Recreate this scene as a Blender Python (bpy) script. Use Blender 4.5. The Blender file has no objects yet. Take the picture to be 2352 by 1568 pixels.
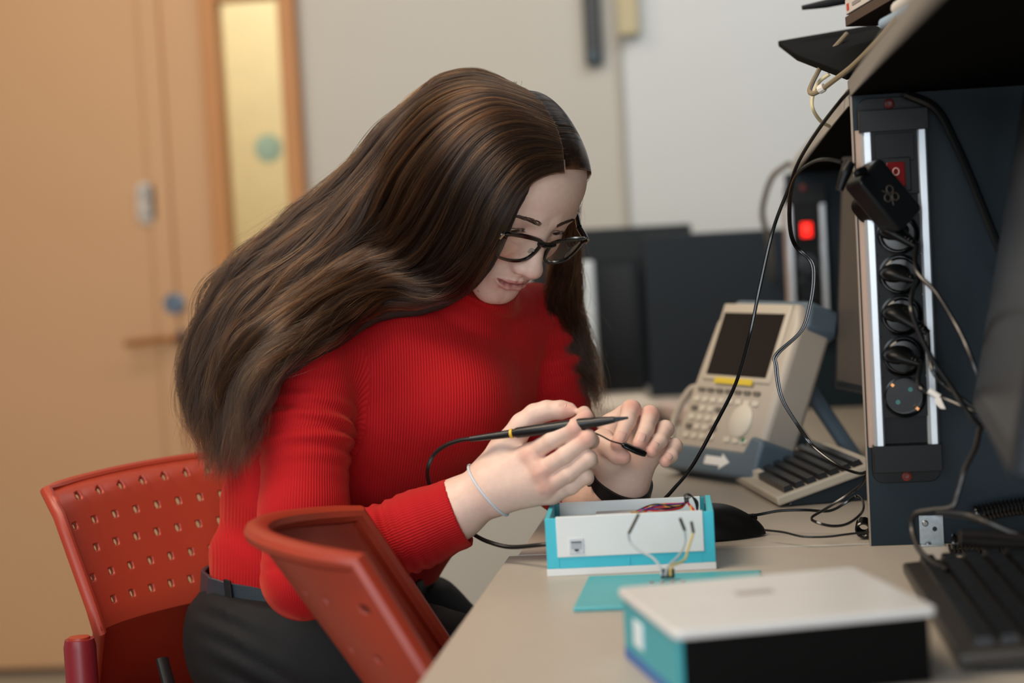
import bpy, bmesh, math, random
import numpy as np
from mathutils import Vector, Matrix

# ---------------------------------------------------------------- camera
FPX = 4500.0; IW, IH = 2352, 1568
CAM = np.array([0.0, 0.0, 1.12])
_yaw = math.atan(582.6/FPX); _pit = math.atan(289/FPX/math.hypot(1, 582.6/FPX)); _rol = .055
FW = np.array([-math.sin(_yaw)*math.cos(_pit), math.cos(_yaw)*math.cos(_pit), -math.sin(_pit)])
_R = np.array([math.cos(_yaw), math.sin(_yaw), 0]); _U = np.cross(_R, FW)
RT = _R*math.cos(_rol) - _U*math.sin(_rol); UP = _U*math.cos(_rol) + _R*math.sin(_rol)
def ray(x, y): return FW + RT*(x-IW/2)/FPX - UP*(y-IH/2)/FPX
def P(x, y, d): return CAM + ray(x, y)*d                 # a sight line of the survey camera at a distance
def oz(x, y, z): v = ray(x, y); return CAM + v*(z-CAM[2])/v[2]
def oy(x, y, Y): v = ray(x, y); return CAM + v*Y/v[1]
def ox(x, y, X): v = ray(x, y); return CAM + v*X/v[0]
scene = bpy.context.scene
cd = bpy.data.cameras.new('camera'); cam = bpy.data.objects.new('camera', cd)
scene.collection.objects.link(cam)
cam.matrix_world = Matrix(((RT[0], UP[0], -FW[0], CAM[0]), (RT[1], UP[1], -FW[1], CAM[1]), (RT[2], UP[2], -FW[2], CAM[2]), (0, 0, 0, 1)))
cd.sensor_width = 36; cd.lens = FPX/IW*36; cd.clip_start = .05
cd.dof.use_dof = True; cd.dof.focus_distance = 2.25; cd.dof.aperture_fstop = 2.4; cd.dof.aperture_blades = 9
scene.camera = cam
scene.view_settings.view_transform = 'Standard'; scene.view_settings.look = 'None'
scene.view_settings.exposure = 0.22; scene.view_settings.gamma = 1.0; scene.view_settings.use_curve_mapping = False
# ---------------------------------------------------------------- light
wd = bpy.data.worlds.new('world'); scene.world = wd; wd.use_nodes = True
wd.node_tree.nodes['Background'].inputs[0].default_value = (.80, .90, 1, 1)
wd.node_tree.nodes['Background'].inputs[1].default_value = .09
def area(name, loc, target, sx, sy, power, col):
    l = bpy.data.lights.new(name, 'AREA'); l.shape = 'RECTANGLE'; l.size = sx; l.size_y = sy; l.energy = power; l.color = col
    o = bpy.data.objects.new(name, l); scene.collection.objects.link(o); o.location = loc
    o.rotation_euler = (Vector(target)-Vector(loc)).to_track_quat('-Z', 'Y').to_euler(); return o
area('ceiling_luminaire_light', (-1.2, 1.6, 2.6), (-.75, 2.3, .8), 1.5, 1.0, 52, (1, .84, .66))
area('ceiling_luminaire_light', (-1.5, 3.6, 2.6), (-1.6, 4.8, 1.1), .7, 1.0, 12.5, (1, .80, .56))
area('ceiling_luminaire_light', (.35, 3.7, 2.6), (-.1, 4.8, 1.1), 1.2, .9, 17, (.97, .98, 1))
area('window_and_fill_light', (-1.6, -1.6, 2.1), (-.3, 2.3, .9), 2.2, 1.4, 48, (.88, .95, 1))
area('window_and_fill_light', (.1, -1.8, 1.15), (-.2, 2.3, 1.05), 1.6, 1.0, 34, (.90, .95, 1))  # soft fill added low behind the camera to brighten the face

# ---------------------------------------------------------------- materials
def srgb(h):
    c = [int(h[i:i+2], 16)/255 for i in (0, 2, 4)]
    return tuple((v/12.92 if v <= .04045 else ((v+.055)/1.055)**2.4) for v in c)+(1,)
_M = {}
def mat(name, col='808080', rough=.5, metal=0, var=.06, vscale=20, bump=0, bscale=400, spec=.5, coat=0, emit=None, es=0, sss=0, aniso=0):
    if name in _M: return _M[name]
    m = bpy.data.materials.new(name); _M[name] = m; m.use_nodes = True; nt = m.node_tree; b = nt.nodes['Principled BSDF']
    c = srgb(col) if isinstance(col, str) else col
    b.inputs['Roughness'].default_value = rough; b.inputs['Metallic'].default_value = metal
    b.inputs['Specular IOR Level'].default_value = spec; b.inputs['Coat Weight'].default_value = coat
    tc = nt.nodes.new('ShaderNodeTexCoord'); n = nt.nodes.new('ShaderNodeTexNoise'); n.inputs['Scale'].default_value = vscale; n.inputs['Detail'].default_value = 4
    nt.links.new(tc.outputs['Object'], n.inputs['Vector'])
    mx = nt.nodes.new('ShaderNodeMix'); mx.data_type = 'RGBA'; mx.inputs[6].default_value = tuple(v*(1-var) for v in c[:3])+(1,); mx.inputs[7].default_value = tuple(min(1, v*(1+var)) for v in c[:3])+(1,)
    nt.links.new(n.outputs['Fac'], mx.inputs[0]); nt.links.new(mx.outputs[2], b.inputs['Base Color'])
    if bump:
        n2 = nt.nodes.new('ShaderNodeTexNoise'); n2.inputs['Scale'].default_value = bscale; n2.inputs['Detail'].default_value = 2
        nt.links.new(tc.outputs['Object'], n2.inputs['Vector'])
        bp = nt.nodes.new('ShaderNodeBump'); bp.inputs['Strength'].default_value = bump; bp.inputs['Distance'].default_value = .001
        nt.links.new(n2.outputs['Fac'], bp.inputs['Height']); nt.links.new(bp.outputs['Normal'], b.inputs['Normal'])
    if emit: b.inputs['Emission Color'].default_value = srgb(emit); b.inputs['Emission Strength'].default_value = es
    if sss:
        b.inputs['Subsurface Weight'].default_value = sss; b.inputs['Subsurface Radius'].default_value = (1, .35, .2); b.inputs['Subsurface Scale'].default_value = .006
    return m

# ---------------------------------------------------------------- mesh helpers
def catmull(pts, n=8):
    p = np.array(pts, float); q = np.vstack([2*p[0]-p[1], p, 2*p[-1]-p[-2]]); out = []
    for i in range(1, len(q)-2):
        for t in np.arange(n)/n:
            a, b, c, d = q[i-1], q[i], q[i+1], q[i+2]
            out.append(.5*((2*b)+(-a+c)*t+(2*a-5*b+4*c-d)*t*t+(-a+3*b-3*c+d)*t**3))
    out.append(p[-1]); return np.array(out)
def frames(p):
    T = np.gradient(p, axis=0); T /= np.linalg.norm(T, axis=1)[:, None]+1e-12
    u = np.cross(T[0], [0, 0, 1]); u = u if np.linalg.norm(u) > .1 else np.cross(T[0], [0, 1, 0]); A, B = [], []
    for t in T:
        u = u-t*np.dot(u, t); u /= np.linalg.norm(u)+1e-12; A.append(u); B.append(np.cross(t, u))
    return T, np.array(A), np.array(B)
def wpos(o):
    p = np.zeros(3)
    while o is not None: p = p+np.array(o.location); o = o.parent
    return p
class MB:
    def __init__(s): s.v = []; s.f = []; s.mi = []; s.k = 0
    def add(s, v, f, T=None):
        v = np.asarray(v, float); o = len(s.v)
        if T is not None: v = v@np.array(T)[:3, :3].T+np.array(T)[:3, 3]
        s.v += [tuple(x) for x in v]; s.f += [tuple(i+o for i in g) for g in f]; s.mi += [s.k]*len(f); return s
    def box(s, c, d, T=None, R=None):
        x, y, z = [t/2 for t in d]; v = np.array([(-x, -y, -z), (x, -y, -z), (x, y, -z), (-x, y, -z), (-x, -y, z), (x, -y, z), (x, y, z), (-x, y, z)])
        if R is not None: v = v@np.array(R)[:3, :3].T
        return s.add(v+np.array(c), [(3, 2, 1, 0), (4, 5, 6, 7), (0, 1, 5, 4), (1, 2, 6, 5), (2, 3, 7, 6), (3, 0, 4, 7)], T)
    def hexa(s, v):   # 8 corners bottom ccw, top ccw
        return s.add(v, [(3, 2, 1, 0), (4, 5, 6, 7), (0, 1, 5, 4), (1, 2, 6, 5), (2, 3, 7, 6), (3, 0, 4, 7)])
    def prism(s, poly, z0, z1, T=None):
        n = len(poly); v = [(a, b, z0) for a, b in poly]+[(a, b, z1) for a, b in poly]
        return s.add(v, [tuple(range(n))[::-1], tuple(range(n, 2*n))]+[(i, (i+1) % n, n+(i+1) % n, n+i) for i in range(n)], T)
    def tube(s, pts, r, n=10, sm=8, cap=True, flat=1.0):
        p = catmull(pts, sm) if sm else np.array(pts, float); T, A, B = frames(p); m = len(p)
        r = np.interp(np.linspace(0, 1, m), np.linspace(0, 1, len(r)), r) if np.ndim(r) else np.full(m, r)
        v = []; 
        for i in range(m):
            for k in range(n): a = 2*math.pi*k/n; v.append(p[i]+r[i]*(A[i]*math.cos(a)+B[i]*math.sin(a)*flat))
        f = [(i*n+k, i*n+(k+1) % n, (i+1)*n+(k+1) % n, (i+1)*n+k) for i in range(m-1) for k in range(n)]
        if cap: f += [tuple(range(n))[::-1], tuple((m-1)*n+k for k in range(n))]
        return s.add(v, f)
    def lathe(s, prof, n=32, T=None, cap=True):
        v = [(r*math.cos(2*math.pi*k/n), r*math.sin(2*math.pi*k/n), z) for r, z in prof for k in range(n)]; m = len(prof)
        f = [(i*n+k, i*n+(k+1) % n, (i+1)*n+(k+1) % n, (i+1)*n+k) for i in range(m-1) for k in range(n)]
        if cap and prof[0][0] > 1e-6: f.append(tuple(range(n))[::-1])
        if cap and prof[-1][0] > 1e-6: f.append(tuple((m-1)*n+k for k in range(n)))
        return s.add(v, f, T)
    def grid(s, G, closeu=False):
        G = np.asarray(G, float); a, b = G.shape[:2]
        f = [(i*b+j, i*b+(j+1) % b, (i+1) % a*b+(j+1) % b, (i+1) % a*b+j) for i in range(a if closeu else a-1) for j in range(b-1)]
        return s.add(G.reshape(-1, 3), f)
    def build(s, name, m, parent=None, bevel=0, seg=2, smooth=True, solid=0, sub=0, loc=None, rot=None):
        me = bpy.data.meshes.new(name); V = np.array(s.v)
        if parent is not None and loc is None: V = V-wpos(parent)
        me.from_pydata([tuple(x) for x in V], [], s.f); me.update()
        for x in (m if isinstance(m, (list, tuple)) else [m]): me.materials.append(x)
        me.polygons.foreach_set('material_index', s.mi)
        o = bpy.data.objects.new(name, me); scene.collection.objects.link(o)
        if parent is not None: o.parent = parent
        if loc is not None: o.location = loc
        bm = bmesh.new(); bm.from_mesh(me); bmesh.ops.recalc_face_normals(bm, faces=bm.faces); bm.to_mesh(me); bm.free()
        if smooth:
            me.shade_smooth() if hasattr(me, 'shade_smooth') else None
            me.set_sharp_from_angle(angle=math.radians(35))
        if solid: md = o.modifiers.new('solid', 'SOLIDIFY'); md.thickness = solid; md.offset = 0
        if bevel: md = o.modifiers.new('bevel', 'BEVEL'); md.width = bevel; md.segments = seg; md.limit_method = 'ANGLE'; md.angle_limit = math.radians(40)
        if sub: md = o.modifiers.new('sub', 'SUBSURF'); md.levels = sub; md.render_levels = sub
        return o
def tag(o, label=None, cat=None, group=None, kind=None):
    for k, v in (('label', label), ('category', cat), ('group', group), ('kind', kind)):
        if v: o[k] = v
    return o
def empty(name, loc, label, cat, group=None):
    o = bpy.data.objects.new(name, None); scene.collection.objects.link(o); o.location = tuple(loc); o.empty_display_size = .02
    o.matrix_world = Matrix.Translation(Vector(tuple(loc))); return tag(o, label, cat, group)
def Tm(loc, rz=0, rx=0, ry=0):
    return np.array(Matrix.Translation(Vector(tuple(loc)))@Matrix.Rotation(rz, 4, 'Z')@Matrix.Rotation(ry, 4, 'Y')@Matrix.Rotation(rx, 4, 'X'))
def axes(o, x, y, z):    # affine frame from origin and three axes
    T = np.eye(4); T[:3, 0] = x; T[:3, 1] = y; T[:3, 2] = z; T[:3, 3] = o; return T
def rrect(w, h, r, n=4, cx=0, cy=0):
    out = []
    for sx, sy, a0 in ((1, 1, 0), (-1, 1, 90), (-1, -1, 180), (1, -1, 270)):
        for k in range(n+1):
            a = math.radians(a0+90*k/n); out.append((cx+sx*(w/2-r)+r*math.cos(a), cy+sy*(h/2-r)+r*math.sin(a)))
    return out
# ---------------------------------------------------------------- room
def S(o): return tag(o, kind='structure')
WY = 4.86
m_wall = mat('wall_paint', 'C0BDB5', .8, bump=.15, bscale=300, var=.03, vscale=2)
m_wall_r = mat('wall_panel_paint', 'C9CCCB', .45, var=.03, vscale=1.5)
m_oak = mat('door_veneer', 'C49A72', .5, var=.05, vscale=1.5); m_oakd = mat('oak_trim', 'B9804C', .5, var=.08, vscale=6)
m_floor = mat('linoleum', '9C9384', .45, var=.05, vscale=6)
S(MB().box((-.9, 2.4, -.02), (5.6, 7.4, .04)).build('floor', m_floor))
S(MB().box((-.9, 3.2, 2.72), (5.6, 3.7, .04)).build('ceiling', mat('ceiling_paint', 'D8D6D0', .9)))
# back wall in three pieces round the door and its side light
S(MB().box((-.727, WY+.05, 1.35), (.81, .1, 2.7)).box((-1.3, WY+.05, 2.25), (.34, .1, .9)).build('wall_back', m_wall))
S(MB().box((.79, WY+.05, 1.35), (2.22, .1, 2.7)).build('wall_back_right', m_wall_r))
S(MB().box((-3.3, WY+.05, 1.35), (1.6, .1, 2.7)).build('wall_back_left', m_wall))
S(MB().box((-3.7, 3.2, 1.35), (.05, 3.4, 2.7)).build('wall_left', m_wall))
S(MB().box((-.324, WY-.006, 1.35), (.012, .014, 2.7)).build('trim_1', mat('seam_grey', 'A9A59B', .6), bevel=.002))
S(MB().box((-2.8, WY-.01, .05), (2.6, .02, .1)).box((-.73, WY-.01, .05), (.8, .02, .1)).build('baseboard_back', mat('skirting', '6B5038', .5)))
# door leaf
door = S(MB().box((-2.0335, WY-.015, 1.06), (1.01, .05, 2.08)).build('door_1', m_oak, bevel=.003))
MB().box((-1.4995, WY-.02, 1.1), (.054, .06, 2.2)).box((-1.4195, WY-.006, 1.1), (.108, .06, 2.2)).build('door_jamb', m_oak, door, bevel=.004)
fr = MB(); fr.box((-1.345, WY-.02, 1.1), (.042, .07, 2.2)).box((-1.146, WY-.02, 1.1), (.04, .07, 2.2)).box((-1.24, WY-.02, 1.72), (.17, .07, .05)).box((-1.24, WY-.02, .04), (.17, .07, .08))
sl = S(fr.build('window_1', m_oakd, bevel=.004))
g = bpy.data.materials.new('pane_glass'); g.use_nodes = True; b = g.node_tree.nodes['Principled BSDF']; b.inputs['Transmission Weight'].default_value = 1; b.inputs['Roughness'].default_value = .02; b.inputs['IOR'].default_value = 1.05; b.inputs['Base Color'].default_value = (.95, .97, .95, 1)
MB().box((-1.245, WY+.01, .9), (.165, .006, 1.62)).build('glass_pane', g, sl)
# the corridor behind the side light
S(MB().box((-1.3, WY+1.3, 1.35), (1.6, .05, 2.7)).build('wall_corridor', mat('corridor_paint', 'E3D6B4', .8)))
S(MB().box((-1.3, WY+.66, -.02), (1.6, 1.32, .04)).build('floor_corridor', m_floor))
S(MB().box((-2.1, WY+.66, 1.35), (.05, 1.3, 2.7)).box((-.5, WY+.66, 1.35), (.05, 1.3, 2.7)).build('wall_corridor_sides', mat('corridor_paint', 'E3D6B4', .8)))
cl = bpy.data.lights.new('corridor_light', 'AREA'); cl.size = .6; cl.energy = 19; cl.color = (1, .93, .80)
co = bpy.data.objects.new('corridor_light', cl); scene.collection.objects.link(co); co.location = (-1.25, WY+.7, 2.6)
S(MB().box((-1.235, WY+1.26, 1.35), (.13, .02, .6)).build('trim_2', mat('corridor_panel', 'EDEAE0', .7)))
tag(MB().lathe([(0, 0), (.034, 0), (.036, .004), (.03, .007), (0, .008)], 28, Tm((-1.221, WY-.0, 1.325), rx=math.pi/2)).build('door_sticker', mat('sticker_green', '9DB8A4', .6)), 'round grey green sticker on the tall glass beside the door', 'sticker')
# door hardware
m_steel = mat('brushed_steel', '9A9CA0', .35, .9); m_brass = mat('handle_bronze', 'A9764A', .35, .8)
hy = WY-.04
h = MB().lathe([(0, 0), (.021, 0), (.021, .008), (0, .009)], 24, Tm((-1.475, hy, .862), rx=math.pi/2))
h = h.build('door_handle', mat('rose_dark', '4C4A50', .4, .7), door)
MB().tube([(-1.475, hy-.004, .862), (-1.475, hy-.05, .862), (-1.49, hy-.055, .862), (-1.54, hy-.055, .858), (-1.60, hy-.055, .853)], .0085, 10, 5).build('lever', m_brass, h)
c_ = MB().lathe([(0, 0), (.027, 0), (.027, .010), (.023, .013), (0, .013)], 28, Tm((-1.480, hy, .947), rx=math.pi/2)).build('lock_cylinder', mat('lock_blue_steel', '7E8C9C', .35, .8), door)
MB().box((-1.480, hy-.015, .947), (.007, .008, .022)).build('key_slot', mat('slot', '2A3440', .4), c_)
pl = MB().prism([(x, y) for x, y in rrect(.052, .108, .024, 6)], 0, .01, Tm((-1.535, hy, 1.205), rx=math.pi/2)).build('lock_escutcheon', mat('escutcheon', 'C2B8AF', .5, 0), door, bevel=.002)
for dz in (.024, -.024): MB().lathe([(0, 0), (.017, 0), (.016, .005), (0, .006)], 20, Tm((-1.535, hy-.01, 1.205+dz), rx=math.pi/2)).build('escutcheon_disc', mat('disc_grey', 'AAA49E', .5), pl)
# things on the wall
c = oy(1360, 60, WY-.03)
r = empty('remote_control', (c[0], WY-.02, 1.48), 'long black remote control hanging upright on the wall above the head', 'remote control')
MB().box((c[0], WY-.016, 1.60), (.042, .03, .24)).build('body', mat('remote_black', '17191B', .4), r, bevel=.006, seg=3)
for i in range(8):
    for j in (-1, 0, 1): MB().lathe([(0, 0), (.0042, 0), (.004, .003), (0, .003)], 10, Tm((c[0]+j*.012, WY-.031, 1.52+i*.018), rx=math.pi/2)).build('button', mat('remote_button', '30373B', .5), r)
MB().lathe([(0, 0), (.014, 0), (.013, .003), (0, .004)], 20, Tm((c[0], WY-.031, 1.50), rx=math.pi/2)).build('navigation_ring', mat('ring_blue', '24404C', .4), r)
c = oy(1441, 40, WY-.03)
b = MB().box((c[0]+.002, WY-.025, 1.62), (.05, .05, .148)).build('cable_box', mat('beige_plastic', 'B7AB86', .5), bevel=.003)
tag(b, 'small beige junction box at the top of the wall seam', 'junction box')

# ---------------------------------------------------------------- desks, panels, shelves
m_top = mat('desk_laminate', 'B3AA9E', .42, var=.04, vscale=60, bump=.1, bscale=700, spec=.5)
m_edge = mat('desk_edge', 'C9C3B6', .35); m_dark = mat('divider_laminate', '15232B', .45, var=.05, vscale=200, bump=.12, bscale=900, spec=.2)
m_dedge = mat('divider_edge', '8E7F70', .35); m_shelf = mat('shelf_dark', '060606', .95, spec=.03); m_leg = mat('leg_grey', '6E7076', .4, .5)
DX = -.297
d1 = empty('desk', (.3, 1.3, 0), 'near grey laminate desk carrying the blurred white-lidded box', 'desk')
MB().box(((DX+1.0)/2+.0, 1.35, .7275), (1.0-DX, 1.626, .025)).build('desktop', m_top, d1, bevel=.0012)
MB().box((DX+.12, 2.10, .357), (.05, .05, .714)).build('leg', m_leg, d1, bevel=.004); MB().box((.95, 2.10, .357), (.05, .05, .714)).build('leg', m_leg, d1, bevel=.004)
MB().box((.95, .6, .357), (.05, .05, .714)).build('leg', m_leg, d1, bevel=.004); MB().box((DX+.12, .6, .357), (.05, .05, .714)).build('leg', m_leg, d1, bevel=.004)
d2 = empty('desk', (.3, 3.0, 0), 'far grey laminate desk carrying the beige keyboard and handheld analyzer', 'desk')
MB().box(((-.287+1.0)/2, 2.945, .7275), (1.287, 1.556, .025)).build('desktop', m_top, d2, bevel=.0012)
MB().box(((-.287+1.0)/2, 2.168, .7275), (1.286, .003, .0252)).build('edge_band', m_edge, d2)
MB().box((-.24, 2.42, .357), (.03, .03, .714)).build('leg', m_leg, d2, bevel=.003)
MB().box((-.24, 3.66, .357), (.05, .05, .714)).build('leg', m_leg, d2, bevel=.004); MB().box((.95, 2.28, .357), (.05, .05, .714)).build('leg', m_leg, d2, bevel=.004); MB().box((.95, 3.66, .357), (.05, .05, .714)).build('leg', m_leg, d2, bevel=.004)
PX, PY = .104, 2.150
p = tag(MB().box(((PX+1.0)/2+.0, PY+.009, .985), (1.0-PX, .018, .490)).build('divider_panel', m_dark, bevel=.0008), 'dark blue grey divider panel standing on the near desk behind the sockets', 'divider panel')
MB().box((PX-.0005, PY+.009, .985), (.0015, .018, .489)).build('edge_band', m_dedge, p)
s1 = tag(MB().box((.104+.25, 1.52, 1.2385), (.5, 1.36, .019)).build('shelf', m_shelf, bevel=.0008), 'near dark shelf board resting on the divider panel over the desk', 'shelf')
MB().box((.1035, 1.52, 1.2385), (.0015, 1.36, .0188)).build('edge_band', mat('shelf_edge', '6E665E', .4), s1)
sh = MB(); a0, a1 = (.104, 2.205, 1.221), (.062, 3.66, 1.168)
v = []
for dz in (0, .019):
    v += [(a0[0], a0[1], a0[2]+dz), (a0[0]+.5, a0[1], a0[2]+dz), (a1[0]+.5, a1[1], a1[2]+dz), (a1[0], a1[1], a1[2]+dz)]
s2 = tag(sh.hexa(v).build('shelf', m_shelf), 'far dark shelf board sloping away behind the divider panel', 'shelf')
e = MB(); e.hexa([(x-.0015 if i in (0, 3, 4, 7) else (a0[0] if i in (1, 5) else a1[0])+.0002, y, z) for i, (x, y, z) in enumerate(v)]); e.build('edge_band', mat('shelf_edge2', 'A29A8E', .4), s2)
p2 = tag(MB().box((.048+.3, 3.612, .955), (.6, .018, .429)).build('divider_panel', m_dark, bevel=.0008), 'far dark divider panel behind the second socket strip', 'divider panel')

# ---------------------------------------------------------------- socket strips
m_alu = mat('aluminium_rail', 'C4CAD0', .35, .55); m_blk = mat('socket_black', '0A0C0E', .42, bump=.08, bscale=1500, spec=.18); m_blks = mat('gloss_black', '08090A', .16, spec=.28); m_cap = mat('cap_black', '08090A', .38, spec=.2)
m_red = mat('switch_red', '5A060A', .25, spec=.3, emit='FF1A10', es=.01); m_redglow = mat('switch_red_glow', 'C01018', .25, emit='FF2010', es=1.6); m_screw = mat('red_screw', '7A2A22', .45); m_cop = mat('copper', 'C98A5A', .3, .9); m_teal = mat('shutter_teal', '2E7F78', .4)
def strip(x0, x1, y, zt, zb, label, n=5, simple=False):
    t = empty('socket_strip', ((x0+x1)/2, y, zb-.045), label, 'socket strip')
    w = x1-x0; cx = (x0+x1)/2; D = .030; yf = y-D
    MB().box((cx, y-.008, (zt+zb)/2), (w-.018, .016, zt-zb)).build('housing', m_blk, t, bevel=.001)
    MB().box((x0-.0020, y-.009, (zt+zb)/2), (.0060, .018, zt-zb+.004)).build('mounting_rail', mat('warm_reflection_alu', 'A08675', .45, .3), t)  # warm reflection on the aluminium is put into its base colour
    MB().box((cx, yf+.001, zt-.034), (w-.018, .004, .068)).build('switch_module', m_blk, t, bevel=.0004)
    for sx in (-1, 1):
        X = cx+sx*(w/2-.006); MB().prism([(X-.006, y), (X-.006, yf+.001), (X-.003, yf-.003), (X+.004, yf-.003), (X+.006, yf+.001), (X+.006, y)], zb, zt).build('rail', m_alu, t, bevel=.0006)
    for top in (0, 1):
        z0, z1 = ((zt, zt+.036) if top else (zb-.043, zb))
        outl = rrect(w+.004, z1-z0, .012, 5, cx, (z0+z1)/2); 
        flat = [(px, (z0 if top else z1)) if ((pz < (z0+z1)/2) == bool(top)) else (px, pz) for px, pz in outl]
        cp = MB(); cp.add([(a, y-.005, b) for a, b in flat]+[(a, y, b) for a, b in flat], [tuple(range(len(flat)))]+[tuple(range(len(flat), 2*len(flat)))]+[(i, (i+1) % len(flat), len(flat)+(i+1) % len(flat), len(flat)+i) for i in range(len(flat))])
        zz0, zz1 = ((zt-.001, zt+.022) if top else (zb-.028, zb+.001)); cp.box((cx, y-D/2-.002, (zz0+zz1)/2), (w+.003, D+.006, zz1-zz0))
        c = cp.build('end_cap', m_cap, t, bevel=.003, seg=3)
        MB().lathe([(0, 0), (.0058, 0), (.0052, .0022), (.003, .003), (.0028, .0012), (0, .001)], 20, Tm((cx+(.0 if not top else -.002), y-.005, (zb-.036 if not top else zt+.029)), rx=math.pi/2)).build('screw', m_screw, c)
    # switch module
    zs = zt-.040
    MB().box((cx, yf-.0005, zt-.018), (w-.028, .002, .030)).build('blank_module', m_blk, t, bevel=.0006)
    fr = MB().box((cx, yf-.001, zs-.007), (.032, .004, .036)).build('switch_frame', m_blk, t, bevel=.001)
    sw = MB(); sw.hexa([(cx-.0095, yf-.002, zs-.020), (cx+.0095, yf-.002, zs-.020), (cx+.0095, yf-.009, zs-.020), (cx-.0095, yf-.009, zs-.020), (cx-.0095, yf-.002, zs+.006), (cx+.0095, yf-.002, zs+.006), (cx+.0095, yf-.0045, zs+.006), (cx-.0095, yf-.0045, zs+.006)])
    sw = sw.build('rocker_switch', m_redglow if n == 3 else m_red, fr, bevel=.0008)
    MB().tube([(cx+.0032*math.cos(a), yf-.0072, zs-.004+.0038*math.sin(a)) for a in np.linspace(0, 6.283, 20)], .00045, 6, 0, cap=False).build('off_mark', mat('mark_white', 'E8C0B8', .4), fr)
    out = []
    for i in range(n):
        z = zt-.0885-i*.0435-.0215
        if z < zb+.015: break
        k = MB(); R = .0205
        k.lathe([(.0225, 0), (.0225, .0012), (R, .0016), (R-.0006, .0005), (R-.001, -.013), (0, -.013)], 36, Tm((cx, yf, z), rx=math.pi/2), cap=False)
        so = k.build('socket', m_blks if not simple else m_blk, t)
        hw_, hh_ = (w-.018)/2, .02155; n_ = 40; oc = []; ic = []
        for q in range(n_):
            a = 2*math.pi*q/n_; c_, s_ = math.cos(a), math.sin(a); f_ = min(hw_/max(abs(c_), 1e-6), hh_/max(abs(s_), 1e-6)); oc.append((cx+c_*f_, yf, z+s_*f_)); ic.append((cx+c_*.0207, yf, z+s_*.0207))
        pl_ = MB(); pl_.add(oc+ic, [(q, (q+1) % n_, n_+(q+1) % n_, n_+q) for q in range(n_)]); pl_.build('face_plate', m_blk, so, smooth=False)
        for sx in (-1, 1): MB().lathe([(0, 0), (.0028, 0), (.0028, .0004), (0, .0004)], 14, Tm((cx+sx*.0068, yf+.0128, z+sx*.0066), rx=math.pi/2)).build('pin_hole', mat('pin_hole', '020303', .6), so)
        MB().box((cx, yf-.0002, z+.0215), (w-.026, .0012, .0006)).build('module_joint', mat('joint', '050607', .6), so)
        out.append((cx, yf, z, so))
    return t, out
t1, socks = strip(.1105, .1795, PY, 1.189, .8525, 'near black socket strip with aluminium rails screwed to the divider panel')
t2, socks2 = strip(.047, .118, 3.602, 1.114, .90, 'far blurred socket strip with glowing red switch', 3)
# empty socket: shutters and earth clips
cx, yf, z, so = socks[4]
for sx in (-1, 1): MB().lathe([(0, 0), (.0026, 0), (.0026, .0004), (0, .0004)], 16, Tm((cx+sx*.0068, yf+.0120, z+sx*.0066), rx=math.pi/2)).build('shutter', m_teal, so)
for sx in (-1, 1): MB().box((cx+sx*.0130, yf+.005, z-sx*.0135), (.0045, .011, .0030), R=Matrix.Rotation(.8, 4, 'Y')).build('earth_clip', m_cop, so)
# plugs
def cable(name, pts, r, label, cat='cable', m=None, n=8, group=None):
    return tag(MB().tube(pts, r, n, 8).build(name, m or mat('cable_black', '0F1011', .3, spec=.5)), label, cat, group)
def plug(i, ang, L, label):
    cx, yf, z, so = socks[i]
    t = empty('power_plug', (cx, yf, z), label, 'plug', 'plugs in the near socket strip')
    MB().lathe([(.0185, -.012), (.0187, .0), (.0185, .003), (.0165, .0045), (0, .005)], 32, Tm((cx, yf, z), rx=math.pi/2)).build('plug_face', m_blks, t)
    d = Vector((math.sin(ang), -.55, -math.cos(ang))).normalized(); c0 = Vector((cx, yf-.005, z))-Vector((math.sin(ang), 0, -math.cos(ang)))*.006
    b = MB(); b.tube([c0, c0+Vector((0, -.010, 0)), c0+Vector((0, -.013, 0))+d*.010, c0+Vector((0, -.013, 0))+d*L], [.0165, .014, .0095, .0045], 16, 6, flat=.62)
    b.build('plug_body', m_cap, t, smooth=True)
    e = c0+Vector((0, -.013, 0))+d*L
    for j in range(3): MB().tube([e-d*(.014-j*.004), e-d*(.0125-j*.004)], .0062-j*.0005, 12, 0).build('strain_ring', m_cap, t)
    return np.array(e)
p1 = plug(0, .9, .030, 'black plug in the top socket of the near strip')
p2_ = plug(1, 1.2, .024, 'black plug in the second socket of the near strip, cable running down right')
p3 = plug(2, .95, .040, 'black angled plug in the third socket of the near strip')
p4 = plug(3, 1.2, .026, 'black plug above the empty socket, its cable tagged white')
Q = lambda x, y, d: tuple(P(x, y, d))
cable('power_cable', [tuple(p1), Q(2105, 622, 2.020), Q(2150, 672, 2.000), Q(2195, 745, 1.980), Q(2222, 800, 1.960), Q(2245, 862, 1.950), Q(2262, 930, 1.960)], .0026, 'thick black cable from the top socket plug to behind the right monitor')
cable('power_cable', [tuple(p2_), Q(2092, 700, 2.010), Q(2110, 760, 2.000), Q(2145, 830, 1.990), Q(2180, 880, 1.980), Q(2222, 945, 1.960), Q(2260, 985, 1.960)], .0026, 'thick black cable from the second socket plug sloping down right')
cable('power_cable', [tuple(p3), Q(2140, 845, 2.015), Q(2170, 885, 2.010), Q(2210, 915, 1.990), Q(2250, 945, 1.980)], .0022, 'thin black cable from the third socket plug')
c4 = cable('power_cable', [tuple(p4), Q(2110, 885, 2.020), Q(2140, 905, 2.010), Q(2180, 920, 2.000), Q(2225, 940, 1.980), Q(2265, 955, 1.960)], .0026, 'black cable with a white paper tag from the lowest plug')
wt = mat('white_tag', 'DAD8D4', .6)
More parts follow.
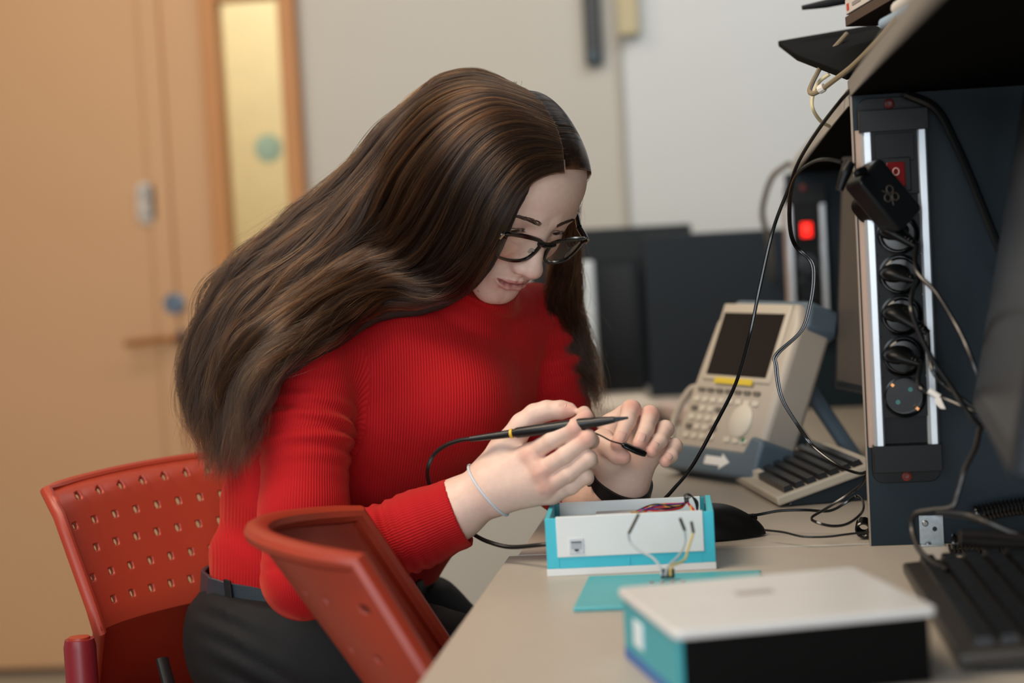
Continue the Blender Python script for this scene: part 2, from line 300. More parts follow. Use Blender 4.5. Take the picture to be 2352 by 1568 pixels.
w = MB(); w.tube([Q(2134, 897, 2.010), Q(2158, 913, 2.005)], .0036, 12, 0); w.grid(np.array([[Q(2146, 915, 2.000), Q(2160, 912, 2.000)], [Q(2150, 928, 1.995), Q(2164, 922, 1.996)], [Q(2160, 938, 1.990), Q(2172, 939, 1.990)]])); w.build('paper_tag', wt, c4)
cable('power_cable', [Q(2080, 215, 2.070), Q(2150, 250, 2.060), Q(2195, 330, 2.050), Q(2230, 410, 2.040), Q(2262, 490, 2.030), Q(2296, 572, 2.020), Q(2330, 640, 2.020)], .0048, 'thickest black cable from under the shelf down to the right monitor')
# adapter with logo
A = empty('power_adapter', P(2035, 450, 2.045), 'black wall adapter with a printed three-ring mark plugged askew into the strip', 'power adapter')
u = P(2118, 480, 2.030)-P(2010, 375, 2.030); u /= np.linalg.norm(u); nn = -FW*.85+(UP*.72+RT*.69)*.34+u*.18; nn /= np.linalg.norm(nn); u -= nn*np.dot(nn, u); u /= np.linalg.norm(u); vv = np.cross(nn, u)
c0 = P(2034, 451, 2.055)
ad = MB(); ad.prism(rrect(.072, .041, .006, 4), -.020, .010, axes(c0, u, vv, nn)); ad.build('body', mat('adapter_black', '101315', .34, spec=.3, var=.1, vscale=40), A, bevel=.0035, seg=4)
lg = MB()
for k in range(3):
    a = k*2.094+.5; x0, y0 = .0056*math.cos(a), .0056*math.sin(a)
    lg.tube([c0+u*(x0+.0040*math.cos(t))+vv*(y0+.0040*math.sin(t))+nn*.0100 for t in np.linspace(0, 6.283, 22)], .0007, 6, 0, cap=False)
for a in (.5+3.14, .5+3.14+2.1): lg.tube([c0+nn*.0100+u*.005*math.cos(a)+vv*.005*math.sin(a), c0+nn*.0100+u*.0115*math.cos(a)+vv*.0115*math.sin(a)], .0007, 6, 0)
lg.build('printed_mark', mat('print_grey', '463C34', .5), A)
MB().prism(rrect(.030, .030, .010, 4), -.046, -.013, axes(c0+u*.004, u, vv, nn)).build('plug_stub', m_cap, A, bevel=.002)
MB().tube([Q(1962, 402, 2.030), Q(1972, 396, 2.030), Q(1985, 392, 2.035)], [.0032, .0045, .005], 12, 5).build('connector', m_cap, A)
MB().tube([Q(1928, 437, 2.020), Q(1943, 395, 2.020), Q(1955, 372, 2.020)], [.004, .0065, .005], 12, 5).build('cable_relief', m_cap, A)
# steel angle bracket
B = empty('angle_bracket', (.166, PY-.01, .74), 'galvanised steel angle bracket fixing the divider panel to the desk', 'bracket')
m_zn = mat('galvanised', 'A9B3B8', .38, .75, var=.25, vscale=220)
bx0, bx1 = oy(2110, 1185, PY)[0], oy(2166, 1185, PY)[0]
k = MB(); k.box(((bx0+bx1)/2, PY-.001, .7565), (bx1-bx0, .002, .031)); k.box(((bx0+bx1)/2, PY-.008, .741), (bx1-bx0, .016, .002)); k.build('plate', m_zn, B, bevel=.0006)
for X, Z in ((bx0+.0065, .7635),):
    k = MB().lathe([(0, .0022), (.002, .0022), (.0035, .001), (.0036, 0)], 18, Tm((X, PY-.002, Z), rx=math.pi/2)); k.box((X, PY-.0043, Z), (.0045, .0004, .0007)); k.box((X, PY-.0043, Z), (.0007, .0004, .0045)); k.build('screw', m_steel, B)
MB().lathe([(0, .0022), (.002, .0022), (.0035, .001), (.0036, 0)], 18, Tm((bx0+.008, PY-.009, .742))).build('screw', m_steel, B)
MB().lathe([(.0026, 0), (.0026, .0004), (0, .0004)], 18, Tm((bx0+.0165, PY-.0018, .757), rx=math.pi/2)).build('screw_hole', mat('hole', '101316', .6), B)
# ---------------------------------------------------------------- things on the desks
DZ = .7402
m_cream = mat('instrument_cream', 'B9AFA2', .45); m_blue = mat('instrument_blue_grey', '5A6B78', .5); m_scr = mat('screen_black', '0B0C0E', .15, spec=.5)
# handheld analyzer leaning on its stand
A = empty('handheld_analyzer', (-.09, 2.80, .74), 'cream handheld analyzer with dark screen and blue grey bumpers leaning on its stand', 'analyzer')
O = np.array([-.1505, 2.885, .745]); ux = np.array([.60, -.80, 0]); sl_ = .42; bk = np.array([.86, .51, 0])
uy = np.array([bk[0]*sl_, bk[1]*sl_, 1.0]); uy /= np.linalg.norm(uy); uz = np.cross(ux, uy); ux = ux*1.0
O = np.array(oz(1526, 1072, .752))
T = axes(O, ux, uy, uz); Wd, Hd, Th = .205, .250, .062
def loc(x, y, z=0): return O+ux*x+uy*y+uz*z
b = MB(); b.prism([(.0, .045), (.01, .02), (Wd-.01, .02), (Wd, .045), (Wd, Hd-.03), (Wd-.012, Hd), (.035, Hd), (.014, Hd-.03)], -Th, 0, T); b.build('body', m_cream, A, bevel=.010, seg=4)
b = MB(); b.prism([(-.006, .0), (Wd+.006, .0), (Wd+.007, .055), (Wd-.022, .060), (Wd-.03, .036), (.02, .036), (-.004, .045)], -Th-.004, .005, T); b.build('lower_bumper', m_blue, A, bevel=.006, seg=3)
b = MB(); b.prism([(.025, Hd-.012), (Wd-.03, Hd-.012), (Wd-.008, Hd-.04), (Wd+.004, Hd-.03), (Wd-.004, Hd+.007), (.03, Hd+.007)], -Th-.004, -.012, T); b.build('upper_bumper', m_blue, A, bevel=.006, seg=3)
b = MB(); b.prism([(.028, .132), (Wd-.020, .132), (Wd-.020, .246), (.028, .246)], -.004, .004, T); b.build('screen_bezel', mat('bezel_cream', 'C2B8A8', .4), A, bevel=.003)
b = MB(); b.prism([(.037, .140), (Wd-.029, .140), (Wd-.029, .232), (.037, .232)], .003, .0046, T); b.build('screen', mat('analyzer_screen', '1D1512', .18, spec=.5), A)
b = MB(); b.prism([(.062, .128), (.150, .128), (.150, .1365), (.062, .1365)], .0035, .0052, T); b.build('yellow_label', mat('label_yellow', 'D9BE3A', .6), A)
mk = mat('key_cream', 'D8D0C0', .45); mkd = mat('key_legend', '6F685F', .5)
for i in range(7):
    x = .034+i*.0215; MB().prism(rrect(.015, .006, .002, 2, x, .118), .0, .003, T).build('soft_key', mkd if i % 1 == 0 else mk, A)
for r in range(5):
    for c in range(8):
        if r > 0 and c in (4,): continue
        if r in (1, 2, 3) and c in (5, 6, 7): continue
        x = .030+c*.0195; y = .104-r*.0135; MB().prism(rrect(.0135, .0075, .002, 2, x, y), .0, .003, T).build('key', mk if r % 2 == 0 or c % 3 else mkd, A, bevel=.0008)
b = MB().lathe([(.024, 0), (.024, .004), (.018, .008), (0, .009)], 28, T@Tm((.148, .078, 0))); b.build('rotary_knob', mk, A)
MB().prism(rrect(.007, .006, .002, 2, .166, .052), .0, .0035, T).build('green_key', mat('key_green', '2E7A4E', .4), A)
b = MB(); b.prism([(.098, .012), (.135, .012), (.135, .007), (.155, .018), (.135, .029), (.135, .024), (.098, .024)], .0045, .0062, T); b.build('white_arrow_sticker', mat('sticker_white', 'F2F2F0', .5), A)
MB().tube([loc(.01, .125, -.02), loc(-.022, .122, -.02), loc(-.038, .095, -.02), loc(-.040, .06, -.02), loc(-.025, .035, -.02), loc(0, .03, -.02)], .0055, 10, 6).build('carry_handle', m_cream, A)
MB().tube([loc(.0, .165, -.03), loc(-.008, .163, -.03), loc(-.008, .145, -.03), loc(.0, .143, -.03)], .006, 8, 4).build('side_lug', m_cream, A)
st = loc(.15, .17, -Th); fo = np.array([st[0]+.085, st[1]+.02, .742]); MB().tube([st, fo], .011, 8, 0).build('stand_leg', m_blue, A)
st = loc(.05, .17, -Th); fo = np.array([st[0]+.085, st[1]+.02, .742]); MB().tube([st, fo], .011, 8, 0).build('stand_leg', m_blue, A)

def keyboard(name, Bp, Ap, Cp, nx, ny, label, base, keym, th=.012, gapcols=(), under=None, group=None):
    """Bp, Ap: ends of the user's edge, Cp: back corner beyond Ap."""
    Bp, Ap, Cp = [np.array(t, float) for t in (Bp, Ap, Cp)]; L = Ap-Bp; W = Cp-Ap; n = np.cross(L, W); n /= np.linalg.norm(n); n = n if n[2] > 0 else -n
    t = empty(name, ((Bp+Cp)/2)*[1, 1, 0]+[0, 0, .74], label, 'keyboard', group)
    q = lambda u, v, h: Bp+L*u+W*v+n*h
    MB().hexa([q(0, 0, -th), q(1, 0, -th), q(1, 1, -th), q(0, 1, -th), q(0, 0, 0), q(1, 0, 0), q(1, 1, 0), q(0, 1, 0)]).build('case', base, t, bevel=.003, seg=3)
    if under:
        MB().hexa([q(.02, .05, -th-.001), q(.985, .05, -th-.001), q(.985, .97, -th-.001), q(.02, .97, -th-.001)][:0] or [np.array([*q(.02, .12, 0)[:2], .741]), np.array([*q(.985, .12, 0)[:2], .741]), np.array([*q(.985, .95, 0)[:2], .741]), np.array([*q(.02, .95, 0)[:2], .741]), q(.02, .12, -th), q(.985, .12, -th), q(.985, .95, -th), q(.02, .95, -th)]).build('wedge_base', under, t, bevel=.002)
    lw = np.linalg.norm(L)
    for j in range(ny):
        for i in range(nx):
            if i in gapcols: continue
            u0 = .03+.94*i/nx; u1 = .03+.94*(i+.86)/nx; v0 = .10+.80*j/ny; v1 = .10+.80*(j+.84)/ny
            if j == 0 and 3 <= i <= 6:
                if i > 3: continue
                u1 = .03+.94*(i+3.86)/nx
            h = .0075; s = .12/nx*.25
            MB().hexa([q(u0, v0, 0), q(u1, v0, 0), q(u1, v1, 0), q(u0, v1, 0), q(u0+s, v0+.012, h), q(u1-s, v0+.012, h), q(u1-s, v1-.02, h), q(u0+s, v1-.02, h)]).build('key', keym if not (j == 0 and i == 3 and th == .012 and 'beige' in label) else mk, t, smooth=False)
    return t
kb1 = keyboard('keyboard', (-.052, 2.672, .7535), (.004, 2.44, .7535), (.132, 2.478, .790), 18, 7, 'beige keyboard with dark keys, its back propped up beside the analyzer', mat('kb_cream', 'BDB4A4', .4), mat('key_dark', '26272A', .35, spec=.6), under=mat('kb_under', '1E2A33', .3))
kb2 = keyboard('keyboard', (.124, 1.955, .757), (.138, 1.555, .757), (.292, 1.562, .768), 17, 6, 'black keyboard at the right behind the white-lidded box', mat('kb_bronze', '2A241E', .4), mat('key_black', '0E0F11', .4, spec=.35), under=mat('kb_under2', '141414', .5))

# dark monitors
def monitor(quad, th, label, bez=.018, face='1A1B1D', rough=.12, stand=None, name='monitor', frame='101417'):
    """quad: bl, br, tr, tl of the screen side."""
    q = [np.array(t, float) for t in quad]; n = np.cross(q[1]-q[0], q[3]-q[0]); n /= np.linalg.norm(n)
    c = sum(q)/4; t = empty(name, (c[0], c[1], .74), label, 'monitor')
    MB().hexa([q[0]-n*th, q[1]-n*th, q[2]-n*th, q[3]-n*th, q[0], q[1], q[2], q[3]]).build('housing', mat('mon_'+frame, frame, .4, spec=.25), t, bevel=.004, seg=3)
    ux_ = (q[1]-q[0])/np.linalg.norm(q[1]-q[0]); uy_ = (q[3]-q[0])/np.linalg.norm(q[3]-q[0])
    s = [q[0]+(ux_+uy_)*bez, q[1]+(-ux_+uy_)*bez, q[2]-(ux_+uy_)*bez, q[3]+(ux_-uy_)*bez]
    MB().hexa([a-n*.002 for a in s]+[a+n*.0006 for a in s]).build('screen', mat('scr_'+face+str(rough), face, rough, spec=.3), t)
    if stand:
        b_ = c-n*th; f = np.array([b_[0]-n[0]*.11, b_[1]-n[1]*.11, .742])
        MB().box((f[0], f[1], .747), (.13, .18, .012)).build('stand_base', mat('mon_'+frame, frame, .4, spec=.25), t, bevel=.003)
        MB().tube([f, [f[0], f[1], c[2]-.02], b_+n*.004], .016, 12, 4).build('stand_neck', mat('mon_'+frame, frame, .4, spec=.25), t)
    return t
def up_(p, h, tilt=(0, 0)): return (p[0]+tilt[0]*h, p[1]+tilt[1]*h, p[2]+h)
a, b = (.090, 2.70, .862), (.205, 2.330, .862)
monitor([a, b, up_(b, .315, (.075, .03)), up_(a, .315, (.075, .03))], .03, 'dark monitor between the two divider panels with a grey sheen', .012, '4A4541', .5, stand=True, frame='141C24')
c0 = P(2232, 935, 1.93); c1 = np.array([c0[0]-.025, c0[1]-.50, c0[2]-.0])
monitor([c0, c1, up_(c1, .31, (.20, 0)), up_(c0, .31, (.20, 0))], .035, 'dark monitor at the right edge in front of the divider panel', .022, '14181B', .3, stand=True, frame='161D24')
# far dark monitors and partition
m_part = mat('partition_blue', '141E27', .55, spec=.3)
a, b = oy(1494, 905, 3.95), oy(1822, 900, 3.95); top = oy(1494, 541, 3.95)
tag(MB().box(((a[0]+b[0])/2+.01, 3.965, (top[2]+.74)/2), (b[0]-a[0]+.02, .03, top[2]-.74)).build('partition', m_part, bevel=.004), 'dark blue partition board behind the analyzer', 'partition')
S3 = MB().box((.20, 4.25, .7275), (1.16, .70, .025)); d3 = tag(S3.build('desktop', m_top, None, bevel=.0012), 'blurred back row desk carrying the far dark monitors', 'desk'); d3.name = 'desk'
for X in (-.30, .70):
    for Y in (3.96, 4.54): MB().box((X, Y, .357), (.05, .05, .714)).build('leg', m_leg, d3)
a0_ = P(1362, 905, 4.12); b0_ = P(1484, 905, 4.12); t0_ = P(1484, 585, 4.12)
monitor([(a0_[0]-.10, a0_[1], a0_[2]), b0_, (b0_[0], b0_[1], t0_[2]), (a0_[0]-.10, a0_[1], t0_[2])], .04, 'blurred black monitor left of the dark blue partition', .018, '050607', .3, stand=False, frame='0C1114')
t1_ = P(1340, 522, 4.25); t2_ = P(1588, 513, 4.25)
t = tag(MB().box(((t1_[0]+t2_[0])/2-.06, 4.235, (t2_[2]+.74)/2), (t2_[0]-t1_[0]+.12, .05, t2_[2]-.74)).build('partition', mat('partition_grey', '1E2428', .6, spec=.3), bevel=.004), 'grey partition top showing above the black monitor', 'partition')
w0, w1 = P(1347, 605, 4.02), P(1350, 850, 4.02)
t = empty('white_display', (w1[0], w1[1], .74), 'blurred white upright display edge behind the hanging hair', 'display')
MB().box(((w0[0]), w0[1], (w0[2]+w1[2])/2-.01), (.030, .03, w0[2]-w1[2]+.03)).build('panel', mat('white_plastic', 'C9D2D6', .4), t, bevel=.006, seg=3)
MB().box((w0[0], w0[1]+.022, (.74+w1[2])/2+.02), (.02, .02, w1[2]-.70)).build('stand', mat('white_plastic', 'C9D2D6', .4), t)
# low cream device and papers behind the left hand
c = oz(1430, 985, .741)
t = empty('paper_stack', (c[0], c[1], .74), 'blurred pile of cream papers behind the left hand', 'papers')
for i in range(5): MB().box((c[0]-.075+.004*i, c[1]+.10-.006*i, .744+i*.0085), (.26-.012*i, .30-.02*i, .0075), R=Matrix.Rotation(.08*i-.12, 4, 'Z')).build('sheet_bundle', mat('paper_cream%d' % (i % 2), ('C9BEB0', 'B3AAA0')[i % 2], .7), t, bevel=.001)
c = oz(1520, 975, .741); MB()
tag(MB().box((c[0]+.03, c[1]+.05, .757), (.05, .16, .03), R=Matrix.Rotation(.5, 4, 'Z')).build('small_box', mat('box_pinkish', 'C2AFA8', .6), bevel=.006), 'small pale pinkish box on the desk just behind the left hand', 'box')

# ---------------------------------------------------------------- blue electronics box
m_tq = mat('printed_turquoise', '38BBD0', .45, var=.04, vscale=90, bump=.15, bscale=600); m_tqd = mat('turquoise_deep', '1F7F8C', .45); m_wht = mat('printed_white', 'DDE0E0', .5, var=.02)
B0 = np.array([-.2385, 2.029, .74]); bx = np.array([.1765, .013, 0]); L = np.linalg.norm(bx); bx /= L; by = np.array([-bx[1], bx[0], 0]); by = by*.99+np.array([.02, 0, 0]); Tb = axes(B0, bx, by, (0, 0, 1)); Wb, Db, Hb = L, .118, .0615
E_ = empty('electronics_box', B0+bx*.09+by*.06, 'open turquoise and white electronics box full of wires under the hands', 'electronics box')
b = MB(); b.box((Wb/2, Db/2, .004), (Wb+.001, Db, .008), Tb); b.build('base_plate', m_wht, E_, bevel=.0008)
b = MB(); t_ = .0135
b.prism([(0, 0), (t_, 0), (t_, .003), (.005, .003), (.005, Db), (0, Db)], .008, Hb, Tb); b.build('side_wall', m_tq, E_, bevel=.0006)
b = MB(); b.prism([(Wb, 0), (Wb-t_-.001, 0), (Wb-t_-.001, .003), (Wb-.006, .003), (Wb-.006, Db), (Wb, Db)], .008, Hb, Tb); b.build('side_wall', m_tq, E_, bevel=.0006)
b = MB(); b.box((Wb/2, .0015, .0145), (Wb-2*t_, .003, .013), Tb); b.box((Wb*.49, -.0003, .0145), (.0012, .001, .010), Tb); b.build('front_sill', m_tq, E_)
b = MB(); b.box((Wb/2, Db-.002, .034), (Wb-.016, .003, .054), Tb); b.build('back_panel', m_wht, E_, bevel=.0005)
for sx in (.0075, Wb-.0095): 
    b = MB(); b.box((sx, Db-.006, .035), (.005, .012, .052), Tb); b.build('corner_post', m_tqd, E_)
b = MB(); b.box((Wb/2, .0, .0415), (Wb-2*t_+.004, .0028, .0430), Tb); fp = b.build('front_panel', m_wht, E_, bevel=.0006)
jk = MB(); jk.box((.032, -.0018, .0315), (.0155, .0016, .0165), Tb); jk = jk.build('network_jack', mat('jack_white', 'C6CBD0', .4), fp, bevel=.0004)
b = MB(); b.prism([(.0265, .0365), (.0375, .0365), (.0375, .0285), (.0345, .0285), (.0335, .0262), (.0305, .0262), (.0295, .0285), (.0265, .0285)], .0022, .0030, Tb@axes((0, 0, 0), (1, 0, 0), (0, 0, 1), (0, -1, 0))); b.build('jack_opening', mat('jack_grey', 'A4ABB2', .4), jk)
b = MB(); b.box((.032, -.0030, .0360), (.011, .0012, .0010), Tb); b.prism([(.0295, .0285), (.0345, .0285), (.0335, .0262), (.0305, .0262)], .0028, .0036, Tb@axes((0, 0, 0), (1, 0, 0), (0, 0, 1), (0, -1, 0))); b.build('jack_contacts', mat('contact_dark', '25282B', .4), jk)
# board and wiring inside
b = MB(); b.box((.075, .07, .047), (.09, .07, .0016), Tb); b.build('circuit_board', mat('pcb_white', 'D6D3C6', .4), E_)
b = MB(); b.box((.098, .045, .0525), (.016, .012, .010), Tb); b.build('component', mat('component_gold', 'B08A4A', .4), E_); b = MB(); b.box((.076, .085, .050), (.05, .02, .005), Tb); b.build('pin_header', m_wht, E_)
rng = random.Random(3)
cols = [('wire_red', 'C01F1F'), ('wire_yellow', 'E8B23A'), ('wire_blue', '22307C'), ('wire_black', '141416'), ('wire_red', 'C01F1F'), ('wire_red', 'C01F1F'), ('wire_blue', '22307C'), ('wire_black', '141416'), ('wire_red', 'C01F1F'), ('wire_yellow', 'E8B23A')]
def bl(x, y, z): return tuple(B0+bx*x+by*y+np.array([0, 0, z]))
for i, (n_, h_) in enumerate(cols):
    k = rng.uniform; MB().tube([bl(.085+.006*k(0, 1), .03+.03*k(0, 1), .051), bl(.098+.01*k(0, 1), .04+.02*k(0, 1), .057+.002*k(0, 1)), bl(.118, .045+.012*k(-1, 1), .062+.003*k(-1, 1)), bl(.140+.004*k(-1, 1), .052+.006*k(-1, 1), .060+.003*k(-1, 1)), bl(.150, .056, .0645+.001*k(-1, 1))], .00075, 6, 6).build('inner_wire', mat(n_, h_, .4), E_)
for i in range(9):
    k = rng.uniform; n_, h_ = cols[(i*3) % 8]; MB().tube([bl(.150, .056, .0655), bl(.152+.002*k(0, 1), .05, .061), bl(.156+.006*k(0, 1), .04+.01*k(-1, 1), .054), bl(.158+.008*k(-.4, 1), .03+.01*k(-1, 1), .048)], .0008, 6, 6).build('inner_wire', mat(n_, h_, .4), E_)
for i in range(4): MB().tube([bl(.149, .056, .064), bl(.148+.002*i, .056, .0715-.0008*i), bl(.154+.001*i, .057, .072-.001*i), bl(.159+.001*i, .058, .063), bl(.161, .06, .052)], .0007, 6, 6).build('inner_wire', mat('wire_black', '141416', .4), E_)
MB().tube([bl(.1475, .056, .0652), bl(.1525, .056, .0656)], .0032, 10, 0).build('cable_tie', mat('tie_black', '1A1A1C', .5), E_)
# turquoise lid plate lying in front, with header and three jumper wires standing up
q0, q1, q2 = oz(1316, 1395, .7445), oz(1352, 1322, .7445), oz(1748, 1308, .7445); q3 = q0+(q2-q1)
tp = tag(MB().hexa([a-np.array([0, 0, .0042]) for a in (q0, q3, q2, q1)]+[q0, q3, q2, q1]).build('lid_plate', mat('turquoise_plate', '4AA9B2', .4, bump=.1), bevel=.0012), 'flat turquoise lid plate lying between the two boxes', 'lid plate')
hd = empty('header_connector', oz(1533, 1330, .746), 'small black header with grey and yellow jumper wires standing up on the turquoise plate', 'jumper wires')
c = oz(1534, 1330, .7455)
MB().box((c[0], c[1], .7515), (.014, .007, .009)).build('header_block', mat('header_black', '16191D', .5), hd, bevel=.0005)
for i in range(4): MB().lathe([(0, 0), (.0022, 0), (.0015, .0015), (0, .002)], 10, Tm((c[0]-.016+.0105*i, c[1]-.012, .7452))).build('solder_joint', mat('solder', 'C8C4BA', .25, .9), hd)
def jw(pts, colr, hexc, end, dd=None):
    MB().tube([Q(*p) for p in pts], .0013 if dd is None else dd, 8, 8).build('jumper_wire', mat(colr, hexc, .45), hd)
    MB().tube([Q(*end[0]), Q(*end[1])], .0016, 8, 0).build('crimp_pin', mat('pin_dark', '201C18', .4), hd)
jw([(1520, 1322, 1.925), (1515, 1300, 1.93), (1498, 1280, 1.94), (1470, 1265, 1.95), (1448, 1245, 1.96), (1443, 1225, 1.96)], 'wire_grey', 'A9B3B8', [(1444, 1225, 1.96), (1467, 1180, 1.965)])
jw([(1528, 1322, 1.925), (1535, 1300, 1.93), (1560, 1275, 1.94), (1573, 1245, 1.95), (1573, 1218, 1.95)], 'wire_grey', 'A9B3B8', [(1573, 1218, 1.95), (1562, 1190, 1.955)])
jw([(1540, 1322, 1.925), (1543, 1300, 1.93), (1572, 1285, 1.94), (1582, 1255, 1.945), (1592, 1225, 1.95)], 'wire_straw', 'C9B068', [(1593, 1223, 1.95), (1588, 1198, 1.955)])
# near white-lidded box
q = [oz(1393, 1345, .80), oz(1937, 1303, .80), oz(2168, 1392, .80), oz(1548, 1450, .80)]
cx_, cy_ = (q[0][0]+q[2][0])/2, (q[0][1]+q[2][1])/2
nb = empty('project_box', (cx_, cy_, .74), 'near blurred box with white lid, turquoise side and black front', 'project box')
e1 = q[2]-q[3]; e2 = ((q[0]-q[3])+(q[1]-q[2]))/2; W_ = np.linalg.norm(e1); e1 /= W_; D_ = np.linalg.norm(e2)-.004; e2 = np.array([-e1[1], e1[0], 0]); 
Tn = axes(np.array([q[3][0], q[3][1], .74]), e1, e2, (0, 0, 1)); W_ = W_-.004
b = MB(); b.prism([(x+W_/2, y+D_/2) for x, y in rrect(W_, D_, .008, 5)], .0525, .060, Tn); ld = b.build('lid', mat('lid_white', 'D6D6D6', .3), nb, bevel=.0025, seg=3)
b = MB(); b.prism(rrect(.032, .016, .001, 2, W_*.47, D_*.62), .0600, .0602, Tn); b.build('lid_label', mat('label_greybrown', 'A49C98', .5), ld)
b = MB(); b.box((W_/2, D_/2, .0265), (W_-.012, D_-.012, .052), Tn); b.build('body', mat('body_black', '040404', .55, spec=.12), nb, bevel=.001)
b = MB(); b.prism([(.004, .004), (.0075, .004), (.0075, D_-.004), (.004, D_-.004)], .006, .0525, Tn); sp = b.build('side_panel', mat('side_turquoise', '2E9CAA', .4), nb)
b = MB(); b.prism([(.0035, .004), (.0078, .004), (.0078, D_-.004), (.0035, D_-.004)], .0005, .010, Tn); b.build('base_strip', mat('strip_blue', '0F5FA8', .35), nb)
b = MB(); b.box((.0035, D_*.70, .030), (.0016, .030, .022), Tn); b.build('side_label', mat('side_label_white', 'D8E4EA', .5), sp, bevel=.0007)
# mouse
mc = oz(1690, 1240, .742)+np.array([.016, .012, 0]); ms = empty('computer_mouse', (mc[0], mc[1], .74), 'black mouse behind the turquoise electronics box', 'mouse')
G = []
for i in range(15):
    v_ = i/14; ang = math.pi*v_; row = []
    for j in range(33):
        th_ = 2*math.pi*j/32; r1 = .058*(1-.28*max(0, math.cos(th_))**6); x = r1*math.cos(th_)*math.sin(ang/2+.0); row.append((x*(1+.0), .031*math.sin(th_)*math.sin(ang/2)*(1-.22*math.cos(th_)), .036*math.cos(ang/2)*(1-.38*(math.cos(th_)*math.sin(ang/2)))))
    G.append(row)
mg = MB(); mg.grid(np.array(G)@np.array(Matrix.Rotation(.28, 3, 'Z')).T+np.array([mc[0]-.028, mc[1]+.025, .742])); mg.build('shell', mat('mouse_black', '0C0D0E', .45, spec=.25), ms)
mg = MB(); mg.lathe([(0, -.003), (.0045, -.003), (.005, 0), (.0045, .003), (0, .003)], 18, Tm((mc[0]+.004, mc[1]+.028, .7605), rx=1.5708, rz=.28)); mg.build('scroll_wheel', m_cap, ms)
cable('mouse_cable', [Q(1757, 1217, 2.19), Q(1800, 1222, 2.17), Q(1845, 1232, 2.15), Q(1900, 1232, 2.145), Q(1950, 1226, 2.145), Q(2006, 1220, 2.148), Q(2030, 1219, 2.165)], .0013, 'thin black mouse cable crossing the seam to the divider panel')
# cables
mgl = mat('cable_gloss', '0B0C0D', .18, spec=.6)
cable('probe_cable', [(.19, 1.75, 1.262), Q(2060, 45, 2.05), Q(1990, 165, 2.10), Q(1930, 232, 2.14), Q(1878, 300, 2.20), Q(1835, 370, 2.26), Q(1808, 440, 2.30), Q(1775, 530, 2.32), Q(1745, 660, 2.32), Q(1722, 770, 2.32), Q(1690, 880, 2.30), Q(1640, 980, 2.28), Q(1590, 1070, 2.27), Q(1548, 1122, 2.25), Q(1522, 1150, 2.24), Q(1505, 1165, 2.235)], .0022, 'long black probe cable falling from the shelf to behind the electronics box', m=mgl)
for k_, dx in ((0, 0), (1, 3)):
    pass
ac = empty('adapter_cable', P(1850, 800, 2.2), 'thin twin black adapter cable looping from the wall adapter to the desk', 'cable')
for dx, dy in ((0, 0), (5, 2)):
    pts = [(1932, 372, 2.03), (1900, 366, 2.05), (1868, 372, 2.08), (1830, 400, 2.12), (1813, 450, 2.16), (1812, 520, 2.2), (1825, 565, 2.22), (1860, 600, 2.22), (1866, 640, 2.22), (1858, 700, 2.22), (1838, 760, 2.22), (1782, 812, 2.22), (1780, 840, 2.22), (1792, 910, 2.22), (1830, 975, 2.22), (1862, 1020, 2.22), (1920, 1065, 2.19), (1968, 1085, 2.16), (1990, 1082, 2.15), (1994, 1075, 2.15)]
    MB().tube([Q(x+dx*(1 if 400 < y < 1050 else .3), y+dy*(1 if y >= 800 else -.5), d) for x, y, d in pts], .00135, 7, 6).build('cable_core', mgl, ac)
    pts = [(1994, 1078, 2.15), (1980, 1110, 2.16), (1940, 1140, 2.17), (1895, 1168, 2.17), (1864, 1188, 2.165), (1880, 1200, 2.15), (1915, 1207, 2.145), (1950, 1200, 2.145), (1980, 1175, 2.15), (1982, 1150, 2.17), (1968, 1138, 2.19), (1945, 1152, 2.19), (1905, 1172, 2.2), (1850, 1170, 2.22), (1790, 1172, 2.23), (1730, 1182, 2.24), (1690, 1178, 2.26)]
    MB().tube([Q(x, y+dy*.8, d) for x, y, d in pts], .0013, 7, 6).build('cable_core', mgl, ac)
def coil(name, pts, R, pitch, r, label):
    p = catmull(pts, 24); T_, A_, B_ = frames(p); s = np.concatenate([[0], np.cumsum(np.linalg.norm(np.diff(p, axis=0), axis=1))]); n = int(s[-1]/pitch*14); ss = np.linspace(0, s[-1], n)
    I = lambda X: np.stack([np.interp(ss, s, X[:, k]) for k in range(3)], 1)
    ph = ss/pitch*2*math.pi; h = I(p)+R*(I(A_)*np.cos(ph)[:, None]+I(B_)*np.sin(ph)[:, None])
    return tag(MB().tube(h, r, 6, 0).build(name, mgl, None), label, 'cable')
coil('coiled_cord', [(.184, 2.085, .752), (.215, 2.075, .752), (.26, 2.06, .754), (.33, 2.06, .756), (.40, 2.05, .756)], .0092, .0042, .0019, 'black coiled telephone cord lying beside the steel bracket')
coil('coiled_cord', [(.212, 2.125, .775), (.25, 2.12, .782), (.30, 2.11, .786), (.36, 2.10, .786)], .0082, .0042, .0019, 'second coiled black cord above the first at the right edge')
coil('coiled_cord', [(.098, 2.19, .751), (.101, 2.23, .751)], .0075, .0046, .0019, 'short coiled black cord end peeking out left of the divider panel')
cable('monitor_cable', [Q(2250, 985, 1.93), Q(2240, 1030, 1.91), Q(2215, 1080, 1.90), Q(2200, 1130, 1.90), Q(2185, 1165, 1.90), Q(2140, 1172, 1.91), Q(2100, 1182, 1.92), Q(2095, 1215, 1.92), Q(2110, 1260, 1.90), Q(2140, 1290, 1.88), Q(2175, 1310, 1.86)], .0030, 'blurred black cable looping from the right monitor round the bracket', m=mat('cable_brown', '1D1917', .35))
cable('monitor_cable', [Q(2150, 1176, 1.90), Q(2220, 1182, 1.89), Q(2270, 1200, 1.87), Q(2330, 1225, 1.86), Q(2400, 1240, 1.85)], .0034, 'blurred black cable running right above the coiled cord', m=mat('cable_brown', '1D1917', .35))
